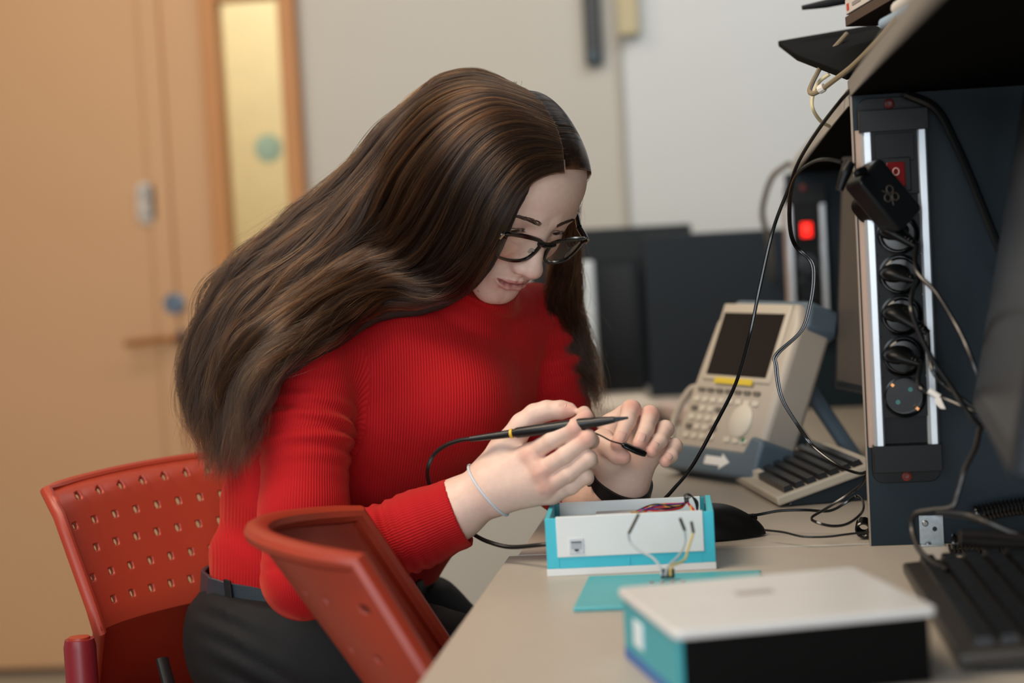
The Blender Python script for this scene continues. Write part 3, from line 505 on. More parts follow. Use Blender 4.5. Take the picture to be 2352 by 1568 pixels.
for i, (y0, r_) in enumerate(((1228, .0052), (1240, .0048))):
    cable('bundled_cable', [Q(2205, y0, 1.83), Q(2260, y0+2+i*4, 1.83), Q(2320, y0+8, 1.83), Q(2400, y0+12, 1.83)], r_, ('upper', 'lower')[i]+' strand of the thick dark cable bundle at the right edge', 'cable', mat('cable_brown', '1D1917', .35), group='thick cable bundle')
cable('loop_cable', [(.19, 1.88, .7445), (.215, 1.95, .752), (.25, 1.985, .758), (.30, 1.97, .762), (.33, 1.93, .758)], .0035, 'dark cable loop lying at the back of the black keyboard', m=mat('cable_brown', '1D1917', .35))
cable('grey_cable', [Q(1812, 375, 3.3), Q(1775, 405, 3.35), Q(1756, 455, 3.4), Q(1752, 500, 3.5), Q(1768, 560, 3.6), Q(1772, 640, 3.9)], .0052, 'blurred grey cable arcing from the far shelf behind the partition', m=mat('cable_grey', '77746F', .5))
# things on the shelf
tb = empty('tablet', (.14, 2.50, 1.25), 'black tablet lying over the edge of the far shelf', 'tablet')
q = [P(1790, 108, 2.42), P(1945, 186, 2.30), P(2100, 80, 2.35), P(1945, 70, 2.60)]
q = [P(1788, 108, 2.50), P(1830, 140, 2.38), P(1945, 185, 2.24), P(2120, 110, 2.24), P(2010, 70, 2.50)]
nrm = np.cross(q[2]-q[0], q[4]-q[0]); nrm /= np.linalg.norm(nrm); nrm *= np.sign(nrm[2])
b = MB(); b.add([x for x in q]+[x+nrm*.008 for x in q], [(0, 1, 2, 3, 4), (5, 6, 7, 8, 9)]+[(i, (i+1) % 5, 5+(i+1) % 5, 5+i) for i in range(5)]); b.build('body', mat('tablet_black', '050606', .8, spec=.1), tb, bevel=.0015)
q2_ = [q[0]*.85+q[3]*.15, q[2]*.8+q[4]*.2, q[3], q[4]*.9+q[1]*.1]; b = MB(); b.add([x-nrm*.0006 for x in (q[0]*.8+q[3]*.2, q[1]*.8+q[3]*.2, q[2]*.85+q[4]*.15, q[3]*.9+q[0]*.1, q[4]*.85+q[2]*.15)], [(0, 1, 2, 3, 4)]); b.build('screen_glass', mat('tablet_glass', '030303', .7, spec=.12), tb)
def stick(a, b_, r, nm, label, cat, m, parts=None):
    return tag(MB().tube([a, b_], r, 16, 0).build(nm, m, bevel=.002), label, cat)
a, b_ = P(1942, 62, 2.36), P(2090, -25, 2.15)
d_ = b_-a; dl = np.linalg.norm(d_); d_ /= dl; sd = np.cross(d_, [0, 0, 1]); sd /= np.linalg.norm(sd); upv = np.cross(sd, d_); sd = -sd if sd[0] < 0 else sd; upv = upv*np.sign(upv[2])
bk_ = empty('component_box', a*[1, 1, 0]+[0, 0, 1.25], 'brown black component box on the tablet on the shelf', 'box')
b = MB(); b.hexa([a+sd*-.0, a+sd*.10, b_+sd*.10, b_, a+upv*.012, a+upv*.012+sd*.10, b_+upv*.012+sd*.10, b_+upv*.012]); b.build('carton', mat('carton_brown', '4A3B32', .6), bk_, bevel=.001)
bk2 = empty('printed_carton', a+upv*.014, 'white printed carton with a red mark lying on the brown box on the shelf', 'carton')
b = MB(); o_ = upv*.0135+d_*.004; b.hexa([a+o_, a+sd*.08+o_, b_+sd*.08+o_, b_+o_, a+upv*.018+o_, a+upv*.018+sd*.08+o_, b_+upv*.018+sd*.08+o_, b_+upv*.018+o_]); b.build('carton', mat('carton_white', 'C9C0B8', .6), bk2, bevel=.001)
mr = MB(); 
for u0, u1, k_ in ((.03, .065, 0),): mr.hexa([a+o_+d_*dl*u0-sd*.0006+upv*.004, a+o_+d_*dl*u1-sd*.0006+upv*.004, a+o_+d_*dl*u1+upv*.004, a+o_+d_*dl*u0+upv*.004, a+o_+d_*dl*u0-sd*.0006+upv*.012, a+o_+d_*dl*u1-sd*.0006+upv*.012, a+o_+d_*dl*u1+upv*.012, a+o_+d_*dl*u0+upv*.012])
mr.build('red_mark', mat('print_red', 'B8483A', .5), bk2)
mr = MB()
for u0, u1 in ((.12, .26), (.30, .46), (.5, .62)): mr.hexa([a+o_+d_*dl*u0-sd*.0006+upv*.006, a+o_+d_*dl*u1-sd*.0006+upv*.006, a+o_+d_*dl*u1+upv*.006, a+o_+d_*dl*u0+upv*.006, a+o_+d_*dl*u0-sd*.0006+upv*.0105, a+o_+d_*dl*u1-sd*.0006+upv*.0105, a+o_+d_*dl*u1+upv*.0105, a+o_+d_*dl*u0+upv*.0105])
mr.build('printed_lines', mat('print_greyish', '8E8682', .5), bk2)
def pen(p0, p1, r, lab, hexc):
    t = empty('marker_pen', p0, lab, 'marker pen'); p0, p1 = np.array(p0), np.array(p1)
    MB().tube([p0, p0+(p1-p0)*.7], r, 14, 0).build('barrel', mat('pen_'+hexc, hexc, .4), t, bevel=.001)
    MB().tube([p0+(p1-p0)*.7, p1], r*1.08, 14, 0).build('cap', mat('pen_cap', '7FA0BC', .4), t, bevel=.001)
pen(P(2062, 20, 2.02), P(2150, -40, 1.90), .0078, 'white marker pen lying highest at the shelf edge', 'CFCBC4')
pen(P(2030, 55, 2.06), P(2092, 22, 1.97), .0062, 'pale blue marker pen lying lowest at the shelf edge', '8FA9BE')
tag(MB().tube([P(1842, 18, 2.5), P(1900, 8, 2.5), P(1980, -8, 2.5), P(2060, -30, 2.5)], [.003, .0055, .0055, .005], 10, 5).build('antenna', mat('antenna_black', '17191B', .45)), 'thin black rod sticking out at the very top over the shelf', 'rod')
wl = mat('cable_yellowish', '8A7C62', .45)
cable('loop_cable', [Q(2060, 40, 2.0), Q(2010, 100, 2.06), Q(1960, 150, 2.12), Q(1915, 185, 2.18), Q(1885, 207, 2.22), Q(1866, 215, 2.24), Q(1860, 205, 2.26), Q(1875, 172, 2.3), Q(1900, 130, 2.36), Q(1945, 78, 2.4)], .0030, 'taupe cable looping below the tablet at the shelf edge', m=wl)
cable('loop_cable', [Q(1905, 170, 2.3), Q(1880, 190, 2.3), Q(1866, 225, 2.3), Q(1868, 252, 2.3), Q(1885, 278, 2.32), Q(1905, 290, 2.34)], .0022, 'cream thin cable looping below the tablet', m=mat('cable_cream', 'D8C9A0', .5))
tag(MB().tube([P(1881, 207, 2.215), P(1893, 200, 2.21)], .0052, 10, 0).build('cable_clip', mat('clip_white', 'D8D4CC', .4), bevel=.001), 'small white clip holding the looped cables together', 'clip')
# ---------------------------------------------------------------- chairs
m_ch = mat('chair_red', '9A3420', .42, var=.05, vscale=15, bump=.1, bscale=900, spec=.5); m_chd = mat('chair_post_red', '7A1E26', .38, spec=.5)
def shell(fn, nu, nv, holes, th, name, m, parent, holer):
    """fn(u,v)->point; perforated sheet built as a fine grid with round holes cut per cell."""
    V = []; F = []; idx = {}
    def vid(p):
        V.append(p); return len(V)-1
    cells = set(holes)
    g = [[vid(fn(i/nu, j/nv)) for j in range(nv+1)] for i in range(nu+1)]
    NS = 16
    for i in range(nu):
        for j in range(nv):
            if (i, j) not in cells: F.append((g[i][j], g[i+1][j], g[i+1][j+1], g[i][j+1])); continue
            ring = []
            for k in range(NS):
                a = 2*math.pi*(k+.0)/NS-math.pi*.75
                ring.append(vid(fn((i+.5+holer[0]*math.cos(a))/nu, (j+.5+holer[1]*math.sin(a))/nv)))
            cor = [g[i][j], g[i+1][j], g[i+1][j+1], g[i][j+1]]
            for s_ in range(4):
                ks = [ring[(s_*4+k) % NS] for k in range(5)]
                F.append((cor[s_], cor[(s_+1) % 4], ks[4], ks[3], ks[2])); F.append((cor[s_], ks[2], ks[1], ks[0]))
    b = MB(); b.add(V, F); o = b.build(name, m, parent)
    md = o.modifiers.new('s', 'SOLIDIFY'); md.thickness = th; md.offset = 0
    return o
m_tube = mat('chair_tube_black', '1C1C1E', .35, .4)
def chair(origin, rz, label, lean=.16, W0=.245, W1=.20, zt=.822, curve=.10, hb=.30, crease=0, nu=48, nv=40, edge=.0065, rows=(21, 25, 29, 33, 37), seatw=.22, cv=1.0, flange=.5):
    """local: +y is the way the sitter faces, x across; top edge at zt."""
    t = empty('perforated_chair', (origin[0], origin[1], 0), label, 'chair', None)
    M_ = np.array(Matrix.Rotation(rz, 3, 'Z')); o0 = np.array([origin[0], origin[1], 0])
    def fn(u, v):
        s = u*2-1; w = W1+(W0-W1)*v; x = s*w; y = curve*(cv+(1-cv)*v)*s*s-lean*v+.014*(abs(s)**10)-crease*max(0, .47-v); z = zt-hb*(1-v)+.012*(1-s*s)*v
        if v > .96: y -= (v-.96)*flange
        return o0+M_@np.array([x, y, z])
    hs = []
    for jj, j in enumerate(rows):
        for i in range(2+2*(jj % 2 == 1), nu-1, 3 if nu > 40 else 4): hs.append((i, j))
    bk = shell(fn, nu, nv, hs, .006, 'backrest', m_ch, t, (.38, .47))
    ed = [fn(0, v) for v in np.linspace(0, 1, 12)]+[fn(u, 1) for u in np.linspace(.04, .96, 24)]+[fn(1, v) for v in np.linspace(1, 0, 12)]
    MB().tube(ed, edge, 10, 0, flat=.8).build('rolled_edge', m_ch, t)
    g_ = []; zb = zt-hb
    for i in range(13):
        s = i/6-1; row = []
        for j in range(9):
            v = j/8; y0 = curve*s*s-crease*.47; row.append(o0+M_@np.array([s*(W1*(1-v)+seatw*v)*(1-.1*v*v), y0*(1-v)+v*.31, zb+(.44-zb)*min(1, v*3)+.02*s*s-.02*math.sin(v*3.1)]))
        g_.append(row)
    MB().grid(g_).build('seat', m_ch, t, solid=.008)
    for sx in (-1, 1):
        for yy, y2 in ((-.02, -.10), (.27, .32)):
            MB().tube([o0+M_@np.array([sx*.19, yy, .43]), o0+M_@np.array([sx*.215, y2, .002])], .011, 10, 0).build('leg', m_tube, t)
    return t, fn, M_, o0
# ---------------------------------------------------------------- implicit surfaces
def smin(a, b, k):
    h = np.clip(.5+.5*(b-a)/k, 0, 1); return b+(a-b)*h-k*h*(1-h)
def smax(a, b, k): return -smin(-a, -b, k)
def ell(p, c, r, R=None):
    q = p-np.array(c)
    if R is not None: q = q@R
    r = np.array(r); k0 = np.linalg.norm(q/r, axis=1); k1 = np.linalg.norm(q/(r*r), axis=1)+1e-9; return k0*(k0-1)/k1
def cone(p, a, b, ra, rb):
    a, b = np.array(a, float), np.array(b, float); ab = b-a; t = np.clip(((p-a)@ab)/(ab@ab), 0, 1)
    return np.linalg.norm(p-a-t[:, None]*ab, axis=1)-(ra+(rb-ra)*t)
def chain(p, pts, rs, k=.004):
    d = None
    for i in range(len(pts)-1):
        e = cone(p, pts[i], pts[i+1], rs[i], rs[i+1]); d = e if d is None else smin(d, e, k)
    return d
def isosurf(fn, lo, hi, h):
    lo, hi = np.array(lo, float), np.array(hi, float); B = 8; nb = np.ceil((hi-lo)/(h*B)).astype(int); n = nb*B+1
    D = np.full(n, 1.0, np.float32); H = h*B
    ci = np.stack(np.meshgrid(*[np.arange(k) for k in nb], indexing='ij'), -1).reshape(-1, 3); dc = np.concatenate([fn(x) for x in np.array_split(lo+(ci+.5)*H, max(1, len(ci)//200000))])
    sgn = np.sign(dc)
    ax = np.arange(B+1); off = np.stack(np.meshgrid(ax, ax, ax, indexing='ij'), -1).reshape(-1, 3)
    far = np.abs(dc) > H*1.7
    for c, s in zip(ci[far & (sgn < 0)], sgn[far & (sgn < 0)]):
        x, y, z = c*B; D[x:x+B+1, y:y+B+1, z:z+B+1] = -1
    near = ci[~far]
    for s in range(0, len(near), 400):
        cc = near[s:s+400]; g = (cc[:, None]*B+off[None]).reshape(-1, 3); v = fn(lo+g*h); D[g[:, 0], g[:, 1], g[:, 2]] = v
    neg = D < 0; c8 = np.zeros(np.array(n)-1, np.int8)
    for dx in (0, 1):
        for dy in (0, 1):
            for dz in (0, 1): c8 += neg[dx:n[0]-1+dx, dy:n[1]-1+dy, dz:n[2]-1+dz]
    act = np.argwhere((c8 > 0) & (c8 < 8)); vid = np.full(c8.shape, -1, np.int64); vid[act[:, 0], act[:, 1], act[:, 2]] = np.arange(len(act))
    S_ = np.zeros((len(act), 3)); W_s = np.zeros(len(act))
    cor = [(i, j, k) for i in (0, 1) for j in (0, 1) for k in (0, 1)]
    dv = {c: D[act[:, 0]+c[0], act[:, 1]+c[1], act[:, 2]+c[2]] for c in cor}
    for a in cor:
        for axn in range(3):
            if a[axn]: continue
            b = list(a); b[axn] = 1; b = tuple(b); da, db = dv[a], dv[b]; m = (da < 0) != (db < 0)
            t = np.where(m, da/(da-db+1e-12), 0); q = np.array(a)[None]+0.*S_; q[:, axn] = t
            S_ += q*m[:, None]; W_s += m
    V = lo+(act+S_/W_s[:, None])*h; F = []
    for axn in range(3):
        sl = [slice(None)]*3; sl[axn] = slice(0, -1); sh = [slice(None)]*3; sh[axn] = slice(1, None)
        A_, B_ = neg[tuple(sl)], neg[tuple(sh)]; e = np.argwhere(A_ != B_); o1, o2 = [k for k in range(3) if k != axn]
        e = e[(e[:, o1] > 0) & (e[:, o2] > 0) & (e[:, o1] < n[o1]-1) & (e[:, o2] < n[o2]-1)]
        q = []
        for s1, s2 in ((0, 0), (1, 0), (1, 1), (0, 1)):
            g = e.copy(); g[:, o1] -= s1; g[:, o2] -= s2; q.append(vid[g[:, 0], g[:, 1], g[:, 2]])
        q = np.stack(q, 1); fl = A_[e[:, 0], e[:, 1], e[:, 2]] ^ (axn == 1)
        q[fl] = q[fl][:, ::-1]; F.append(q)
    F = np.concatenate(F); F = F[(F >= 0).all(1)]
    return V, F[:, ::-1]
def fmesh(name, V, F, m, parent=None, attrs=None, smooth=True):
    me = bpy.data.meshes.new(name); me.vertices.add(len(V)); o0 = wpos(parent)
    me.vertices.foreach_set('co', (V-o0).astype(np.float32).ravel()); F = np.asarray(F); me.loops.add(F.size); me.loops.foreach_set('vertex_index', F.ravel().astype(np.int32)); me.polygons.add(len(F))
    me.polygons.foreach_set('loop_start', (np.arange(len(F))*F.shape[1]).astype(np.int32)); me.update(calc_edges=True); me.validate()
    for x in (m if isinstance(m, (list, tuple)) else [m]): me.materials.append(x)
    for k, (ty, v) in (attrs or {}).items():
        a = me.attributes.new(k, ty, 'POINT'); a.data.foreach_set({'FLOAT': 'value', 'FLOAT_COLOR': 'color', 'FLOAT_VECTOR': 'vector'}[ty], np.asarray(v, np.float32).ravel())
    me.shade_smooth()
    o = bpy.data.objects.new(name, me); scene.collection.objects.link(o)
    if parent is not None: o.parent = parent
    return o
# ---------------------------------------------------------------- head (local: x her right, y out of the face, z crown)
HM = np.array([[-.6807, .5205, .5155], [-.7265, -.5699, -.3839], [.0939, -.6359, .7661]]); HO = np.array([-.2950, 2.2827, 1.1512])
def hw(p): return np.asarray(p)@HM.T+HO
def hl(p): return (np.asarray(p)-HO)@HM
EYC = np.array([.0310, .0685, .0030])
def base_sdf(q):
    d = ell(q, (0, -.013, .030), (.075, .093, .0845))
    d = smin(d, ell(q, (0, .034, .040), (.063, .050, .048)), .03)
    d = smin(d, ell(q, (0, .030, -.018), (.060, .054, .062)), .025)
    d = smin(d, cone(q, (.048, .006, -.066), (.014, .062, -.094), .014, .015), .026)     # jaw line
    d = smin(d, cone(q, (.054, -.002, -.015), (.048, .006, -.066), .012, .014), .02)
    d = smin(d, ell(q, (0, .046, -.072), (.039, .034, .034)), .018)
    d = smin(d, ell(q, (0, .0670, -.0985), (.0175, .0135, .0135)), .016)                 # chin
    d = smin(d, ell(q, (.036, .055, -.028), (.021, .021, .022)), .018)                   # cheek
    d = smin(d, cone(q, (.012, .0785, .0180), (.047, .0645, .0180), .0085, .0075), .013)   # brow
    d = smax(d, -ell(q, (.031, .0950, .0030), (.0185, .0165, .0115)), .010)               # socket
    d = smin(d, cone(q, (0, .072, .012), (0, .084, -.040), .0095, .0145), .014)          # nose root
    d = smin(d, cone(q, (0, .0800, .014), (0, .1015, -.0335), .0066, .0088), .010)       # nose ridge
    d = smin(d, ell(q, (0, .1020, -.0385), (.0122, .0110, .0098)), .007)
    d = smin(d, ell(q, (.0125, .0910, -.0425), (.0064, .0105, .0078)), .006)
    d = smin(d, ell(q, (0, .0960, -.0478), (.0038, .009, .0048)), .005)
    d = smin(d, ell(q, (0, .0735, -.0650), (.0265, .0145, .0175)), .013)                 # muzzle
    return d
def surfy(x, z):
    ys = np.linspace(.12, .04, 400); v = base_sdf(np.stack([np.full(400, x), ys, np.full(400, z)], 1)); i = np.argmax(v < 0); return ys[i]
def SP(x, z, o=0): return (x, surfy(x, z)+o, z)
UL = [SP(0, -.0668, -.0010), SP(.005, -.0655, -.0008), SP(.012, -.0668, -.0012), SP(.019, -.0680, -.0012), SP(.0245, -.0682, -.0010)]; ULr = [.0028, .0032, .0027, .0018, .0008]
LL = [SP(0, -.0755, -.0016), SP(.008, -.0752, -.0016), SP(.0155, -.0730, -.0016), SP(.0235, -.0693, -.0010)]; LLr = [.0056, .0053, .0038, .0010]
ML = [SP(0, -.0703, .0026), SP(.006, -.0699, .0024), SP(.014, -.0700, .0014), SP(.0195, -.0692, .0006), SP(.0238, -.0680, .0000)]
NL = [SP(.0210, -.0500, .0012), SP(.0255, -.0555, .0012), SP(.0295, -.0620, .0012), SP(.0320, -.0690, .0014)]
def eyep(az, el, r): az, el = math.radians(az), math.radians(el); return tuple(EYC+r*np.array([math.sin(az)*math.cos(el), math.cos(az)*math.cos(el), math.sin(el)]))
LASH = [(-52, -10), (-35, -3), (-15, 1), (8, 0), (28, -5), (46, -12), (56, -19)]
SLIT = [(-50, -12), (-35, -14), (-15, -15), (8, -16), (28, -18), (46, -20), (54, -22)]
def head_sdf(p):
    q = p.copy(); q[:, 0] = np.abs(q[:, 0]); d = base_sdf(q)
    lid = np.linalg.norm(q-EYC, axis=1)-.0138
    d = smin(d, lid, .005)
    d = smax(d, -chain(q, [eyep(a, e, .0140) for a, e in SLIT], [.0008, .0026, .0036, .0038, .0030, .0018, .0008], .002), .0010)
    d = smax(d, -ell(q, (.0070, .0945, -.0512), (.0030, .0060, .0036)), .002)            # nostril
    d = smin(d, chain(q, UL, ULr), .0035); d = smin(d, chain(q, LL, LLr), .0035)
    d = smax(d, -chain(q, ML, [.0013, .0013, .0012, .0010, .0006]), .0028)
    d = smax(d, -chain(q, [SP(0, -.0845, .0030), SP(.012, -.0835, .0032)], [.0036, .0028]), .006)
    e = smin(chain(q, [(.072, -.010, -.026), (.079, -.020, -.008), (.083, -.028, .010), (.082, -.022, .026), (.076, -.010, .026), (.073, -.004, .012)], [.005, .0045, .004, .004, .004, .003]), ell(q, (.075, -.012, .002), (.004, .012, .020)), .006)
    return smin(d, e, .006)
NB = hl(P(1040, 745, 2.40))        # neck base in head frame
def neck_sdf(p): return smin(cone(p, (0, -.030, -.035), tuple(NB), .050, .055), cone(p, tuple(NB), tuple(NB+np.array([0, -.03, -.06])), .055, .06), .02)
V, F = isosurf(lambda p: smin(head_sdf(p), neck_sdf(p), .022), (-.10, -.20, -.24), (.10, .13, .14), .0010)
# skin colouring: lips, cheeks, nose tip, lids, moles
def gs(V, c, r): return np.exp(-(((np.abs(V[:, 0])-c[0])/r[0])**2+((V[:, 1]-c[1])/r[1])**2+((V[:, 2]-c[2])/r[2])**2))
Va = V.copy(); Va[:, 0] = np.abs(Va[:, 0]); dl = np.minimum(chain(Va, UL, np.array(ULr)+.0002), chain(Va, LL, np.array(LLr)-.0002))
lip = np.clip((.0012-dl)/.0014, 0, 1)*(V[:, 2] < -.0630)
base = np.array(srgb('E0BFAF')[:3]); C_ = np.tile(base, (len(V), 1))
def mix(w, hexc):
    global C_
    C_ = C_*(1-w[:, None])+np.array(srgb(hexc)[:3])*w[:, None]
mix(.42*gs(V, (.040, .06, -.032), (.022, .05, .020)), 'D08A78'); mix(.22*gs(V, (0, .11, -.040), (.012, .012, .010)), 'CC8F7C'); mix(.15*gs(V, (.012, .095, -.046), (.006, .01, .006)), 'B8705E')
mix(.45*gs(V, (.031, .08, .006), (.017, .02, .007)), 'A87A6A'); mix(lip*.85, 'B9706C')
mix(.8*np.clip((.0012-chain(Va, [(a, b-.0020, c) for a, b, c in ML], [.0004]*5))/.0012, 0, 1), '7A4240')
mix(.85*np.clip((.0012-chain(Va, [eyep(a, e+2, .0138) for a, e in LASH], [.0006]*7))/.0012, 0, 1), '2A1815')
mix(.25*gs(V, (0, .075, -.09), (.02, .03, .012)), 'CF9180')
for (mx_, my_) in ((1115, 601), (1093, 674), (1221, 433)):
    rv = ray(mx_, my_); Vw = hw(V); q_ = Vw-CAM; tt = q_@FW; dd_ = np.linalg.norm(q_-tt[:, None]*rv, axis=1); k_ = (dd_ < .004); 
    if k_.any(): c_ = Vw[k_][np.argmin(tt[k_])]; mix(.75*np.exp(-(np.linalg.norm(Vw-c_, axis=1)/.0013)**2), '6B4030')
head_V, head_F, head_C = hw(V), F, C_
# ---------------------------------------------------------------- body, hands (world space)
def PP(l): return [P(a[0], a[1], a[2]) for a in l], [a[3] for a in l]
def ch(p, l, k=.004): q, r = PP(l); return chain(p, q, r, k)
RW = [(700, 1325, 2.20, .036), (860, 1258, 2.19, .036), (1045, 1172, 2.175, .0300), (1118, 1122, 2.165, .0275)]
def rhand(p):
    d = ch(p, RW, .02)
    mc = [(1216, 1044, 2.138, .0118), (1240, 1083, 2.130, .0112), (1254, 1117, 2.132, .0105), (1268, 1137, 2.142, .0092)]
    wr = [(1135, 1092, 2.155, .0165), (1142, 1112, 2.150, .016), (1145, 1132, 2.150, .016), (1146, 1150, 2.155, .013)]
    pm = None
    for a, b in zip(wr, mc): e = ch(p, [a, b]); pm = e if pm is None else smin(pm, e, .014)
    pm = smin(pm, ch(p, [(1185, 1075, 2.160, .020), (1225, 1090, 2.158, .014)]), .014)
    d = smin(d, pm, .02)
    f = [[(1216, 1044, 2.138, .0108), (1268, 1010, 2.118, .0096), (1322, 981, 2.108, .0096), (1345, 960, 2.118, .0088), (1342, 948, 2.135, .0076)],
         [(1240, 1083, 2.130, .0105), (1298, 1045, 2.112, .0095), (1350, 1006, 2.104, .0094), (1358, 1012, 2.130, .0085), (1335, 1020, 2.148, .0076)],
         [(1254, 1117, 2.132, .0100), (1306, 1087, 2.116, .0090), (1352, 1052, 2.108, .0090), (1356, 1060, 2.132, .0080), (1330, 1064, 2.150, .0072)],
         [(1268, 1137, 2.142, .0090), (1312, 1118, 2.126, .0082), (1346, 1092, 2.118, .0081), (1348, 1098, 2.138, .0072), (1322, 1098, 2.152, .0066)]]
    fd = None
    for k in f: e = ch(p, k, .003); fd = e if fd is None else smin(fd, e, .0022)
    d = smin(d, fd, .007)
    d = smin(d, ch(p, [(1216, 1044, 2.130, .0070), (1241, 1083, 2.121, .0068), (1255, 1117, 2.124, .0062)], .001), .006)   # knuckles
    th = ch(p, [(1120, 1088, 2.170, .0190), (1160, 1035, 2.165, .0180), (1200, 975, 2.160, .0125), (1228, 952, 2.156, .0112), (1256, 943, 2.152, .0104), (1288, 941, 2.148, .0094), (1308, 941, 2.146, .0080)], .006)
    th = smax(th, -ch(p, [(1288, 930, 2.138, .0012), (1302, 931, 2.138, .0010)]), .002)
    return smin(d, th, .010)
LW = [(1300, 1110, 2.40, .036), (1370, 1135, 2.30, .034), (1422, 1130, 2.238, .0280), (1432, 1104, 2.225, .0262)]
def lhand(p):
    d = ch(p, LW, .02)
    mc = [(1432, 972, 2.232, .0125), (1462, 985, 2.236, .0120), (1490, 1008, 2.236, .0115), (1512, 1034, 2.230, .0105)]
    wr = [(1412, 1080, 2.225, .016), (1425, 1085, 2.225, .016), (1440, 1088, 2.225, .016), (1455, 1088, 2.224, .014)]
    pm = None
    for a, b in zip(wr, mc): e = ch(p, [a, b]); pm = e if pm is None else smin(pm, e, .014)
    d = smin(d, pm, .018)
    f = [[(1432, 972, 2.232, .0118), (1450, 940, 2.205, .0108), (1441, 968, 2.182, .0094), (1420, 1018, 2.162, .0080)],
         [(1462, 985, 2.236, .0112), (1493, 952, 2.208, .0104), (1484, 985, 2.184, .0090), (1468, 1019, 2.166, .0078)],
         [(1490, 1008, 2.236, .0108), (1528, 985, 2.206, .0098), (1515, 1012, 2.184, .0086), (1496, 1036, 2.168, .0075)],
         [(1512, 1034, 2.230, .0098), (1549, 1024, 2.200, .0088), (1541, 1046, 2.184, .0078), (1528, 1059, 2.174, .0068)]]
    fd = None
    for k in f: e = ch(p, k, .003); fd = e if fd is None else smin(fd, e, .0015)
    d = smin(d, fd, .006)
    th = ch(p, [(1405, 1082, 2.215, .019), (1386, 1045, 2.203, .0185), (1385, 1012, 2.192, .0125), (1402, 1028, 2.180, .0105), (1418, 1045, 2.172, .0092), (1433, 1050, 2.168, .0080)], .006)
    th = smin(th, ch(p, [(1400, 1060, 2.205, .017), (1400, 975, 2.228, .010), (1432, 950, 2.222, .010)], .01), .01)
    return smin(d, th, .007)
def bb(l, m):
    q = np.concatenate([PP(k)[0] for k in l]); return q.min(0)-m, q.max(0)+m
rV, rF = isosurf(rhand, *bb([[(690, 1325, 2.20, 0), (1360, 930, 2.10, 0), (1150, 1180, 2.19, 0)]], .035), .0011)
lV, lF = isosurf(lhand, *bb([[(1290, 1120, 2.42, 0), (1560, 920, 2.15, 0)]], .04), .0011)
# core body under the clothes
LAT = np.array([-.70, -.71, 0]); LAT /= np.linalg.norm(LAT)
TOR = [(715, 1410, 2.44, .088), (752, 1290, 2.44, .086), (830, 1080, 2.43, .104), (925, 900, 2.40, .100), (1005, 800, 2.39, .075)]
def core(p):
    q, r = PP(TOR); o = None
    for s in (-.050, .050):
        e = chain(p, [x+LAT*s for x in q], np.array(r)-.032, .05); o = e if o is None else smin(o, e, .05)
    o = smin(o, ch(p, [(790, 860, 2.30, .026), (1000, 800, 2.39, .04), (1190, 780, 2.46, .026)], .03), .04)
    o = smin(o, ch(p, [(735, 885, 2.27, .030), (702, 1060, 2.215, .034), (697, 1325, 2.20, .032)], .02), .012)
    o = smin(o, ch(p, [(1215, 790, 2.47, .028), (1262, 920, 2.46, .034), (1300, 1100, 2.41, .032)], .02), .012)
    o = smin(o, cone(p, P(1005, 800, 2.39), P(1060, 700, 2.37), .05, .048), .03)
    for a in ([(655, 1500, 2.36, .074), (880, 1540, 2.33, .062), (1085, 1570, 2.32, .050)], [(780, 1470, 2.49, .064), (930, 1495, 2.50, .056), (1055, 1545, 2.52, .048)]):
        o = smin(o, ch(p, a, .03), .04)
        kn = P(*a[-1][:3]); o = smin(o, chain(p, [kn, kn+np.array([.02, 0, -.22]), kn+np.array([-.02, .0, -.46])], [.055, .048, .034], .02), .02)
    return o
cV, cF = isosurf(core, (-.85, 2.0, .06), (-.12, 2.75, 1.12), .006)
tone_h = lambda V: np.tile(np.array(srgb('E0C0B0')[:3]), (len(V), 1))
def spots(V, C, l, hexc, r, w):
    for a in l:
        c = P(a[0], a[1], a[2]); k = w*np.exp(-(np.linalg.norm(V-c, axis=1)/r)**2); C = C*(1-k[:, None])+np.array(srgb(hexc)[:3])*k[:, None]
    return C
rC = spots(rV, tone_h(rV), [(1216, 1044, 2.125), (1241, 1083, 2.117), (1254, 1117, 2.12), (1345, 956, 2.11), (1320, 985, 2.10), (1348, 1008, 2.095), (1306, 941, 2.14)], 'D89484', .011, .55)
lC = spots(lV, tone_h(lV), [(1419, 1020, 2.155), (1467, 1021, 2.160), (1495, 1038, 2.16), (1528, 1061, 2.168), (1433, 1052, 2.162), (1450, 930, 2.195), (1495, 945, 2.2)], 'CF8878', .011, .6)
